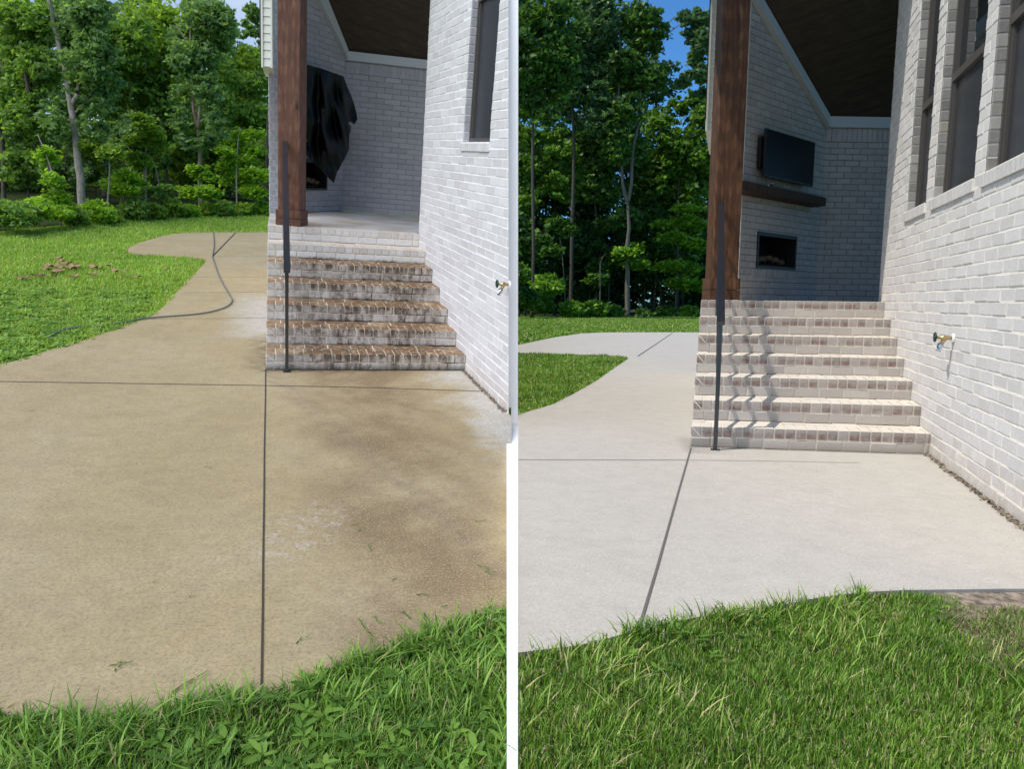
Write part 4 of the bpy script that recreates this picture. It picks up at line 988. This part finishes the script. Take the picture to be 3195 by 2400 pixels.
tree('tall_tree', LY, 760, 1.45, [(760, 520), (758, 400), (750, 300)], 8,
     scatter_crown(690, 850, 180, 430, 18, 36, 52), 15300, 5.8, 'leafLE', 'barkD', 'pale green round tree standing beside the siding box', group=gB)
tree('tall_tree', LY, 830, 1.2, [(835, 400), (850, 200), (850, 60)], 8,
     [(790, 90, 26, 22), (770, 70, 20, 16), (800, 50, 22, 20), (760, 110, 14, 12), (820, 110, 20, 26), (790, 30, 30, 14)], 2210, 5.4, 'leafLC', 'barkD', 'thin leafy branches reaching over the sky beside the siding', group=gB)
tree('tall_tree', LY, 20, 1.25, [(10, 500), (0, 300), (20, 60)], 12,
     scatter_crown(-40, 90, 60, 420, 16, 38, 52)+[(80, 30, 26, 26)], 12750, 6, 'leafLC', 'barkD', 'shaded tree at the left edge of the wood', group=gB)
tree('tall_tree', LY, 680, 1.6, [(680, 480), (690, 350)], 7,
     scatter_crown(600, 740, 230, 480, 14, 36, 50), 11900, 5.4, 'leafLE', 'barkD', 'tree filling the gap right of the forked tan stems', group=gB)
# low crowns that close the wood
for k_, (x, y, r, mt_, kk) in enumerate(((90, 480, 55, 'leafLA', 1.2), (200, 470, 55, 'leafLC', 1.3), (300, 470, 50, 'leafLA', 1.25), (390, 430, 48, 'leafLC', 1.25), (480, 450, 50, 'leafLA', 1.3), (560, 480, 52, 'leafLE', 1.3), (640, 520, 48, 'leafLA', 1.3), (720, 500, 52, 'leafLC', 1.25), (800, 520, 50, 'leafLA', 1.3))):
    tree('understory_tree', LY, x, kk, [(x, 560), (x+random.uniform(-12, 12), y)], 5, scatter_crown(x-58, x+58, y-60, y+75, 9, 28, 44, .7), 8840, 5.8, mt_, 'barkD',
         'shaded low tree among the stems of the left wood', group='low shaded trees inside the left wood')
# bright saplings in front
sap = [((740, 655), [(738, 560), (742, 450), (750, 400)], [(760, 420, 34, 14), (800, 415, 26, 10), (725, 452, 36, 12), (790, 470, 34, 13), (745, 500, 44, 14), (700, 520, 30, 12), (800, 540, 44, 16), (740, 560, 46, 16), (790, 600, 40, 16), (700, 470, 24, 10)], 4200, 'leafLB', 'bright yellow-green sapling with tiered leaves at the wood edge'),
       ((380, 660), [(378, 600), (385, 560)], [(350, 575, 30, 13), (400, 560, 34, 14), (375, 590, 44, 15), (430, 570, 24, 11), (395, 545, 26, 12)], 2300, 'leafLB', 'bright leafy sapling in the middle of the left wood edge'),
       ((455, 650), [(455, 480), (452, 400)], [(440, 370, 30, 12), (460, 395, 28, 11), (480, 420, 30, 12), (430, 440, 32, 12), (505, 455, 28, 12), (420, 490, 36, 13), (440, 510, 34, 13)], 2300, 'leafLE', 'slim sapling with layered leaves left of the forked tree'),
       ((330, 665), [(342, 540), (338, 470), (325, 420)], [(300, 470, 30, 14), (340, 475, 34, 13), (290, 430, 26, 13), (265, 450, 26, 12)], 1500, 'leafLE', 'thin pale sapling in front of the dark-stemmed tree'),
       ((190, 690), [(178, 600), (150, 500), (118, 420)], [(150, 495, 26, 20), (165, 560, 24, 22), (140, 470, 18, 14), (175, 620, 30, 20)], 1400, 'leafLB', 'pale crooked sapling leaning beside the dark leaning tree'),
       ((500, 655), [(500, 600), (490, 540), (478, 500)], [(470, 600, 34, 16), (520, 590, 26, 12)], 900, 'leafLA', 'thin white-stemmed sapling in the centre of the left wood'),
       ((620, 655), [(622, 560)], [(615, 530, 26, 14), (640, 550, 26, 12), (600, 600, 34, 16), (650, 600, 30, 16)], 1700, 'leafLB', 'small leafy sapling at the foot of the forked tree')]
for (bx, by), tr_, cr, n_, mt_, lab in sap:
    tree('sapling', LY, bx, .985, tr_, 4.5, cr, int(n_*1.5), 6.2, mt_, 'barkP', lab, cat='sapling', flat=.9, spray=10, sprayr=.3)
for k_, (x, y, r, mt_, n_) in enumerate(((60, 655, 44, 'leafLA', 2600), (120, 640, 40, 'leafLB', 2200), (180, 640, 42, 'leafLB', 2400), (235, 668, 30, 'leafLA', 1500), (300, 652, 42, 'leafLB', 2400), (345, 662, 26, 'leafLE', 1400), (420, 645, 38, 'leafLA', 2000), (480, 650, 30, 'leafLE', 1500), (540, 640, 34, 'leafLE', 1600), (590, 650, 26, 'leafLB', 1300), (650, 645, 30, 'leafLE', 1400), (700, 640, 28, 'leafLA', 1300), (765, 645, 30, 'leafLE', 1400), (820, 640, 30, 'leafLB', 1400), (10, 660, 50, 'leafLA', 2400))):
    labs = ['low green bush at the wood edge, %s' % s for s in ('far left of the lawn', 'bright, left of the leaning tree foot', 'bright, around the leaning tree foot', 'right below the pale trunk', 'brightest one, just right of the pale trunk', 'small one left of the middle sapling', 'between the two middle saplings', 'below the slim layered sapling', 'left of the forked tree foot', 'small bright one at the forked tree foot', 'right of the forked tree foot', 'left of the tiered sapling', 'below the tiered sapling', 'touching the brick chimney', 'at the very left edge')]
    tree('bush', LY, x, .97, [], 0, [(x, y+6, r, r*.62), (x+r*.5, y+20, r*.6, r*.45), (x-r*.5, y+20, r*.6, r*.45), (x, y+(28 if x < 380 else 16), r*1.1, r*.3)], int(n_*1.7), 5.4, mt_, 'barkD', labs[k_], cat='bush', group='bushes along the left wood edge', spray=9)

# ---- right wood
gR = 'trees behind the right lawn'
ms = [(x, random.uniform(520, 960), 80, 80) for x in range(1560, 2290, 16)]+[(x, random.uniform(200, 560), 70, 75) for x in range(1580, 2060, 26)]
ms += [(x, y, 44, 42) for x in range(1570, 2290, 34) for y in (780, 850, 910, 950)]+[(x, y, 30, 34) for x in range(1700, 1960, 22) for y in (880, 925, 955)]
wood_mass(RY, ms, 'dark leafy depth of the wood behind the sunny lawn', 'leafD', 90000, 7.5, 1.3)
ms = [(x+random.uniform(-12, 12), y+random.uniform(-14, 14), 40, 34) for x in range(1580, 2010, 44) for y in range(0, 620, 46) if random.random() < .55]
wood_mass(RY, ms, 'middle layer of leafy crowns in the wood behind the sunny lawn', 'leafA', 34000, 7.5, 1.2)
tree('tall_tree', RY, 1957, 1.0, [(1958, 870), (1956, 780), (1962, 700), (1957, 625)], 17,
     scatter_crown(1870, 2040, 40, 400, 18, 34, 52)+[(1925, 470, 40, 50), (1990, 470, 36, 50), (2060, 270, 24, 18), (2040, 230, 30, 22), (2075, 210, 20, 14)], 15000, 7.5, 'leafA', 'barkM', 'tall tree with grey forked trunk in the middle of the right wood', group=gR,
     branches=[(11, (1957, 630), (1944, 580), (1940, 520), (1936, 430), (1928, 340), (1935, 200), (1930, 50)), (11, (1959, 630), (1970, 570), (1972, 500), (1980, 440), (1995, 370), (1998, 300), (2012, 190), (2018, 60), (2022, -20)), (5, (1996, 160), (2060, 100), (2105, 50)), (5, (2040, 128), (2080, 105), (2120, 76)), (5, (1925, 180), (1905, 120), (1890, 60))])
tree('tall_tree', RY, 1660, 1.0, [(1664, 800), (1662, 500), (1668, 300), (1690, 180), (1720, 100)], 11,
     scatter_crown(1590, 1760, 0, 380, 24, 42, 62), 17000, 8, 'leafA', 'barkD', 'broad sunlit tree at the left edge of the right wood', group=gR, branches=[(6, (1668, 300), (1700, 160), (1750, 110)), (5, (1690, 380), (1705, 300), (1728, 240))])
tree('tall_tree', RY, 1780, 1.08, [(1785, 700), (1790, 450), (1780, 200), (1770, 20)], 12,
     scatter_crown(1740, 1880, 0, 400, 22, 38, 58), 15000, 8, 'leafC', 'barkD', 'dark dense tree left of the grey forked trunk', group=gR)
tree('tall_tree', RY, 2110, 1.05, [(2115, 700), (2120, 500)], 10,
     scatter_crown(2050, 2230, 360, 620, 24, 36, 54)+[(2120, 330, 34, 26), (2160, 310, 30, 26), (2200, 340, 34, 30)], 19000, 7.5, 'leafE', 'barkD', 'lower bushy tree under the blue sky gap beside the post', group=gR)
tree('tall_tree', RY, 2230, .92, [(2235, 500), (2225, 200), (2215, 50)], 8,
     [(2180, 60, 30, 30), (2160, 110, 26, 24), (2190, 130, 26, 40), (2170, 190, 22, 28), (2195, 230, 24, 30), (2150, 235, 24, 16), (2140, 60, 26, 24), (2130, 260, 20, 16), (2185, 290, 22, 18)], 4200, 7.5, 'leafC', 'barkD', 'hanging leafy branches against blue sky beside the siding strip', group=gR)
tree('tall_tree', RY, 1730, 1.12, [(1700, 750), (1715, 690)], 9,
     scatter_crown(1600, 1780, 420, 640, 18, 38, 56), 11000, 7.5, 'leafE', 'barkD', 'mid-height tree with sunlit leaves left in the right wood', group=gR)
tree('tall_tree', RY, 1860, 1.14, [(1862, 700), (1850, 600)], 8,
     scatter_crown(1800, 1940, 420, 650, 18, 38, 56), 11000, 7.5, 'leafA', 'barkD', 'shaded tree directly left of the forked trunk base', group=gR)
tree('tall_tree', RY, 2040, 1.12, [(2042, 700), (2040, 600)], 8,
     scatter_crown(1990, 2120, 440, 680, 16, 36, 52), 10000, 7.5, 'leafA', 'barkD', 'shaded tree directly right of the forked trunk', group=gR)
for k_, (x, y, mt_, kk) in enumerate(((1620, 740, 'leafA', 1.1), (1700, 800, 'leafD', 1.15), (1780, 740, 'leafD', 1.12), (1840, 830, 'leafD', 1.15), (1900, 760, 'leafA', 1.1), (2010, 800, 'leafD', 1.12), (2060, 740, 'leafA', 1.1), (2130, 780, 'leafE', 1.08), (2200, 740, 'leafA', 1.1), (2190, 860, 'leafD', 1.1), (1640, 860, 'leafD', 1.12))):
    tree('understory_tree', RY, x, kk, [(x, 900), (x+random.uniform(-12, 12), y)], 4.5, scatter_crown(x-60, x+60, y-80, y+90, 11, 30, 46, .7), 6500, 7.5, mt_, 'barkD',
         'shaded low tree inside the sunny yard wood', group='low shaded trees inside the right wood')
sapR = [(1765, [(1762, 900), (1757, 830), (1750, 760), (1745, 745)], [(1740, 700, 34, 16), (1770, 720, 26, 12), (1725, 780, 30, 13)], 1500, 'leafA', 'thin white-stemmed sapling left in the right wood'),
        (1872, [(1873, 850), (1874, 815), (1890, 790)], [(1860, 870, 30, 14)], 500, 'leafA', 'thin bare forked sapling left of the grey trunk'),
        (2108, [(2108, 930), (2112, 860)], [(2080, 700, 40, 11), (2140, 690, 44, 12), (2100, 740, 44, 12), (2160, 760, 46, 13), (2090, 830, 44, 13), (2150, 840, 44, 14), (2180, 700, 30, 11), (2120, 880, 44, 14), (2170, 890, 36, 14), (2140, 650, 40, 11)], 5500, 'leafB', 'tiered bright green sapling left of the post base'),
        (1995, [(1998, 960), (1990, 930)], [(1950, 790, 34, 13), (1975, 775, 26, 11), (1985, 825, 34, 12)], 1500, 'leafB', 'small bright sapling in front of the grey trunk')]
for bx, tr_, cr, n_, mt_, lab in sapR:
    tree('sapling', RY, bx, .985, tr_, 4, cr, n_, 7.5, mt_, 'barkM', lab, cat='sapling', flat=.9, spray=10, sprayr=.3)
labs = ['wood-edge bush of the sunny lawn, %s' % s for s in ('at its far left', 'tall and bright, second from left', 'small, left of the thin white sapling', 'bright, below the thin white sapling', 'bright, halfway to the grey trunk', 'left of the grey trunk foot', 'tiny, right of the grey trunk foot', 'low, left of the post base', 'low, touching the brick steps', 'large and shaded, at the very left')]
for k_, (x, y, r, mt_, n_) in enumerate(((1630, 930, 44, 'leafA', 3000), (1710, 890, 46, 'leafB', 3800), (1690, 950, 34, 'leafE', 2200), (1785, 965, 36, 'leafB', 2600), (1855, 965, 40, 'leafB', 2600), (1915, 970, 28, 'leafE', 1500), (2010, 978, 22, 'leafA', 1000), (2080, 975, 26, 'leafE', 1200), (2150, 975, 28, 'leafB', 1400), (1600, 850, 50, 'leafE', 3000))):
    tree('bush', RY, x, .975, [], 0, [(x, y, r, r*.7), (x+r*.5, y+8, r*.6, r*.42), (x-r*.5, y+6, r*.6, r*.42)], n_, 7, mt_, 'barkD', labs[k_], cat='bush', group='bushes along the right wood edge', spray=9)

# ------------------------------------------------------------------ grass
def noise2(q, s, seed=0):
    r = np.random.default_rng(seed); v = np.zeros(len(q))
    for k in range(7):
        a = r.random()*6.28; f = s*(1+k*.7); v += np.sin(q[:, 0]*f*math.cos(a)+q[:, 1]*f*math.sin(a)+r.random()*6.28)/(1+k*.35)
    return v/3.2
def blades(n, sampler, z, h, wdt, lean_=.5, broad=0.):
    P_ = sampler(n); n = len(P_); a = rng.random(n)*2*math.pi
    hh = h*(.45+.8*rng.random(n))*(.8+.35*noise2(P_, 5., 3)+.2*noise2(P_, 13., 9)); ww = wdt*(.6+.8*rng.random(n))
    d = np.stack([np.cos(a), np.sin(a)], 1); sdd = np.stack([-d[:, 1], d[:, 0]], 1); bend = hh*lean_*(rng.random(n)*1.2)
    b0 = np.column_stack([P_, np.full(n, z)])
    def ring(f, off, hz, wf):
        c_ = b0+np.column_stack([d*(bend*off)[:, None], hh*hz]); s_ = np.column_stack([sdd*(ww*wf)[:, None]/2, np.zeros(n)]); return c_-s_, c_+s_
    r = [ring(0, 0, 0, .8), ring(0, .28, .5, 1.), ring(0, .68, .82, .7), ring(0, 1.1, 1., .08)]
    V = np.stack([x for p in r for x in p], 1).reshape(-1, 3)
    base = np.arange(n)[:, None]*8; F_ = np.concatenate([base+np.array([[0, 1, 3, 2]]), base+np.array([[2, 3, 5, 4]]), base+np.array([[4, 5, 7, 6]])], 1).reshape(-1, 4)
    return V, F_, P_
def poly_sampler(Y, poly, dens=None):
    poly = np.array([p[:2] for p in poly]); lo, hi = poly.min(0), poly.max(0)
    def f(n):
        out = []; m = 0
        while m < n:
            q = lo+(hi-lo)*rng.random((n, 2)); q = q[inside(q, poly)]
            if dens is not None: q = q[rng.random(len(q)) < dens(q)]
            out.append(q); m += len(q)
        return np.concatenate(out)[:n]
    return f
def grass(name, Y, poly, n, z, h, wdt, mt, label, seed=1, lean_=.5, dens=None, tb=0.):
    V, F_, P_ = blades(n, poly_sampler(Y, poly, dens), z, h, wdt, lean_)
    tn = np.clip(.42+tb+.2*noise2(P_, 2.1, seed)+.26*rng.normal(size=len(P_)), 0, .92); dry = rng.random(len(P_)) < .06+.12*(noise2(P_, 3.3, seed+5) > .5)
    tn = np.where(dry, 1., tn)
    o = np_mesh(name, V, 4, np.repeat(tn, 3), M[mt], Y, base=(*P_[0], z), faces=F_); tag(o, label, 'grass', kind='stuff'); return o
G = LY.g
frontL = [G(*p) for p in l_front]; frontL = frontL+[np.array([.3, 1.3, 0]), np.array([-4.5, 1.3, 0])]
fl_ = seam_pts(LY, [LY.P0*0+p for p in frontL], -1)
grass('grass', LY, fl_, 62000, -.045, .085, .0048, 'grassL', 'thick green grass along the front edge of the dirty concrete', 3, .8, tb=.05)
grass('thatch', LY, fl_, 24000, -.045, .026, .004, 'thatch', 'dry thatch lying between the front grass blades of the dirty yard', 28, 2.2)
edgeL = [G(x, y-14) for x, y in l_front]+[G(x, y+12) for x, y in reversed(l_front)]
def strip_region(Y, pts, a, b): return [Y.g(x, y+a) for x, y in pts]+[Y.g(x, y+b) for x, y in reversed(pts)]
grass('grass', LY, seam_pts(LY, strip_region(LY, l_front[1:], -22, 20), -1) if False else strip_region(LY, l_front[1:-1], -10, 60), 1500, -.03, .1, .0062, 'grassL', 'grass fringe spilling onto the dirty concrete', 4, 1.3, tb=.15, dens=lambda q: np.clip(.25+noise2(q, 8, 2), .03, 1))
grass('grass', LY, fl_, 2600, -.03, .11, .0085, 'grassL', 'broad light blades of crabgrass in the front grass of the dirty yard', 14, 1.0, tb=.3, dens=lambda q: np.clip(.1+noise2(q, 3.1, 12), .02, 1))
# broadleaf weeds in the front grass
def weeds(Y, poly, n, z, label, mt='weed', sz=.017, hmax=.075):
    P_ = poly_sampler(Y, poly)(n); V = []; T = []
    for p in P_:
        m_ = rng.integers(5, 10); hh = rng.uniform(.03, hmax); a0 = rng.random()*6.28; tt = rng.random()
        for j in range(m_):
            a = a0+j*2.4; L = sz*rng.uniform(1.2, 2.6); w_ = L*rng.uniform(.28, .42); dz = hh*(.5+.6*j/m_)
            d = np.array([math.cos(a), math.sin(a), 0]); s_ = np.array([-d[1], d[0], 0]); c_ = np.array([*p, z+dz]); up = rng.uniform(.1, .9)
            q = lambda f, g_, u: c_+d*L*f+s_*w_*g_+np.array([0, 0, L*u*up])
            V += [q(.1, 0, 0), q(.55, .85, .5), q(1.25, .8, .75), q(1.8, 0, .7), q(1.25, -.8, .75), q(.55, -.85, .5)]; T.append(np.clip(tt*.7+rng.random()*.3, 0, 1))
    o = np_mesh('weeds', np.array(V), 6, np.array(T), M[mt], Y, base=(*P_[0], z)); tag(o, label, 'weeds', kind='stuff')
wl_ = seam_pts(LY, [G(x, y+10) for x, y in l_front]+[np.array([.3, 1.6, 0]), np.array([-3.5, 1.6, 0])], -1)
weeds(LY, [p for p in wl_], 420, -.045, 'broadleaf weeds among the front grass of the dirty yard')
lawnL = [G(*Z4(*p)) for p in ((-300, 1500), (120, 1365), (400, 1275), (640, 1210), (760, 1165), (900, 1120), (1060, 1060), (1200, 1010), (1290, 950), (1350, 890), (1400, 830), (1480, 750), (1560, 670), (1610, 610), (1660, 550), (1630, 530), (1400, 512), (1150, 494), (1022, 470), (1040, 440), (1200, 378), (1400, 330), (1700, 318), (2200, 318), (2200, 170), (1200, 190), (700, 235), (120, 290), (-500, 400))]
grass('grass', LY, lawnL, 95000, -.045, .075, .011, 'lawnL', 'short lawn grass left of the dirty walkway', 5, .7, dens=lambda q: np.clip((9./np.hypot(q[:, 0], q[:, 1]))**1.6, 0, 1), tb=.24)
near = [G(*Z4(*p)) for p in ((-300, 1500), (120, 1355), (400, 1265), (640, 1200), (760, 1155), (900, 1110), (1060, 1050), (1200, 1000), (1200, 800), (600, 750), (-200, 800))]
weeds(LY, near, 800, -.045, 'clover and weeds in the lawn by the hose', mt='clover', sz=.022, hmax=.05)
G = RY.g
r_gr = r_front[:-3]+[(2831, 1846), (2960, 1852), (3020, 1882), (3080, 1892), (3200, 1896), (3500, 1896)]
fr_ = [G(x, y) for x, y in r_gr]+[np.array([4.5, 1.2, 0]), np.array([.022, 1.2, 0])]; fr_[0] = np.array([.022, fr_[1][1], 0])
grass('grass', RY, fr_, 150000, -.03, .044, .0029, 'grassR', 'sunlit green grass in front of the clean concrete', 8, .6)
grass('grass', RY, strip_region(RY, r_front[1:-3], -6, 50), 1500, -.03, .08, .0048, 'grassR', 'taller grass fringe against the clean concrete edge', 9, 1.0, tb=.0, dens=lambda q: np.clip(.2+noise2(q, 8, 4), .02, 1))
weeds(RY, strip_region(RY, [(1640, 2050), (1800, 2030), (1993, 1985), (2200, 1950), (2600, 1870), (2980, 1850)], 4, 150), 34, -.045, 'leafy weeds in the sunlit grass edge', sz=.010, hmax=.05)
grass('thatch', RY, fr_, 26000, -.03, .022, .0035, 'thatch', 'dry straw thatch lying between the sunlit grass blades', 18, 2.2)
grass('grass', RY, [G(*p) for p in ((2950, 1880), (3200, 1893), (3300, 2080), (3120, 2120), (3040, 2010), (2960, 1930))], 5200, -.03, .035, .004, 'thatch', 'straw coloured worn patch of grass in the far right corner', 31, 1.4)
grass('grass', RY, fr_, 4500, -.03, .075, .0045, 'grassR', 'scattered taller blades in the sunlit front grass', 19, 1.2, tb=.2, dens=lambda q: np.clip(.15+noise2(q, 4, 22), .02, 1))
pt = [G(*p) for p in r_patch]; pt[0] = np.array([.03, pt[0][1], 0]); pt[-1] = np.array([.03, pt[-1][1], 0])
grass('grass', RY, pt, 38000, -.05, .085, .012, 'grassR', 'lawn tongue between the curved clean walkways', 10, .7, dens=lambda q: np.clip((9./np.hypot(q[:, 0], q[:, 1]))**1.5, 0, 1))
fpoly = [G(*p) for p in ((1590, 1080), (1733, 1050), (1830, 1038), (1921, 1035), (2200, 1035), (2260, 988), (1590, 992))]
grass('grass', RY, fpoly, 60000, -.05, .11, .03, 'grassR', 'far strip of sunny lawn below the right wood', 11, .7, tb=.1)

# dead leaves on the left lawn
dl = [(470, 540), (500, 565), (520, 590), (580, 600), (595, 590), (570, 625), (590, 630), (400, 615), (425, 610), (370, 632), (480, 640), (500, 620), (435, 662), (370, 680), (300, 685), (200, 700), (165, 705), (755, 620), (800, 620), (875, 600), (590, 690), (745, 680), (925, 650), (985, 650), (1100, 690), (1330, 625), (550, 575), (610, 610), (465, 645)]
first = None
for k_, (x, y) in enumerate(dl):
    p = LY.g(*Z4(x, y)); 
    if first is None:
        mb = MB(); r = .075
        ring = [(r*math.cos(a)*(1+.25*math.sin(3*a)), r*.6*math.sin(a)*(1+.2*math.cos(2*a)), .012+.02*math.cos(2*a)) for a in np.linspace(0, 2*math.pi, 11)[:-1]]
        mb.prism([(p[0]+a, p[1]+b, .03+c_) for a, b, c_ in ring], [(p[0]+a, p[1]+b, .026+c_) for a, b, c_ in ring])
        first = mb.build('fallen_leaf', M['dead'], LY, base=(p[0], p[1], .0)); tag(first, 'small dry brown leaf lying in the left lawn above the hose', 'leaf', 'fallen brown leaves on the left lawn')
    else:
        o = first.copy(); link(o, LY); B = rotB((p[0], p[1], 0), random.uniform(0, 6.28)); B[:3, :3] *= random.uniform(.6, 1.5); o.matrix_world = Matrix((LY.M@B).tolist())
# grass clippings on the dirty slab
V = []; T = []
for x, y, L, a in [(1110, 1640, .05, .3), (1125, 1655, .05, 1.2), (1155, 1715, .06, 2), (1435, 1415, .05, 1), (1500, 1630, .08, .2), (1510, 1775, .10, -.6), (1530, 1790, .07, -.4), (1320, 1860, .07, .1), (1230, 1810, .03, 1), (380, 2075, .09, .4), (370, 2085, .06, 1.6), (590, 2130, .16, 1.1), (575, 2150, .1, .9), (1270, 1925, .09, -.8), (1330, 1935, .1, -1.2), (1130, 1960, .14, -1.1), (1160, 1990, .1, -.9), (1385, 1895, .03, .4), (1180, 1940, .08, -.9), (940, 2000, .07, 1.2), (595, 1865, .02, 0), (100, 1285, .06, .1), (650, 1460, .06, 0), (480, 1820, .02, .3)]:
    p = LY.g(x, y); d = np.array([math.cos(a), math.sin(a), 0]); s_ = np.array([-d[1], d[0], 0])*.0035
    for j in range(3):
        c0 = p+d*L*(j/3-.5)+s_*random.uniform(-2, 2)*j; c1 = c0+d*L/3+s_*random.uniform(-2, 2); z_ = np.array([0, 0, .006+.004*j])
        V += [c0-s_+z_, c0+s_+z_, c1+s_*.7+z_, c1-s_*.7+z_]; T.append(random.random()*.6)
o = np_mesh('grass_clippings', np.array(V), 4, np.array(T), M['grassL'], LY, base=tuple(V[0])); tag(o, 'loose grass clippings scattered on the dirty concrete', 'clippings', kind='stuff')
# bare slab side and soil at the far right corner of the clean slab
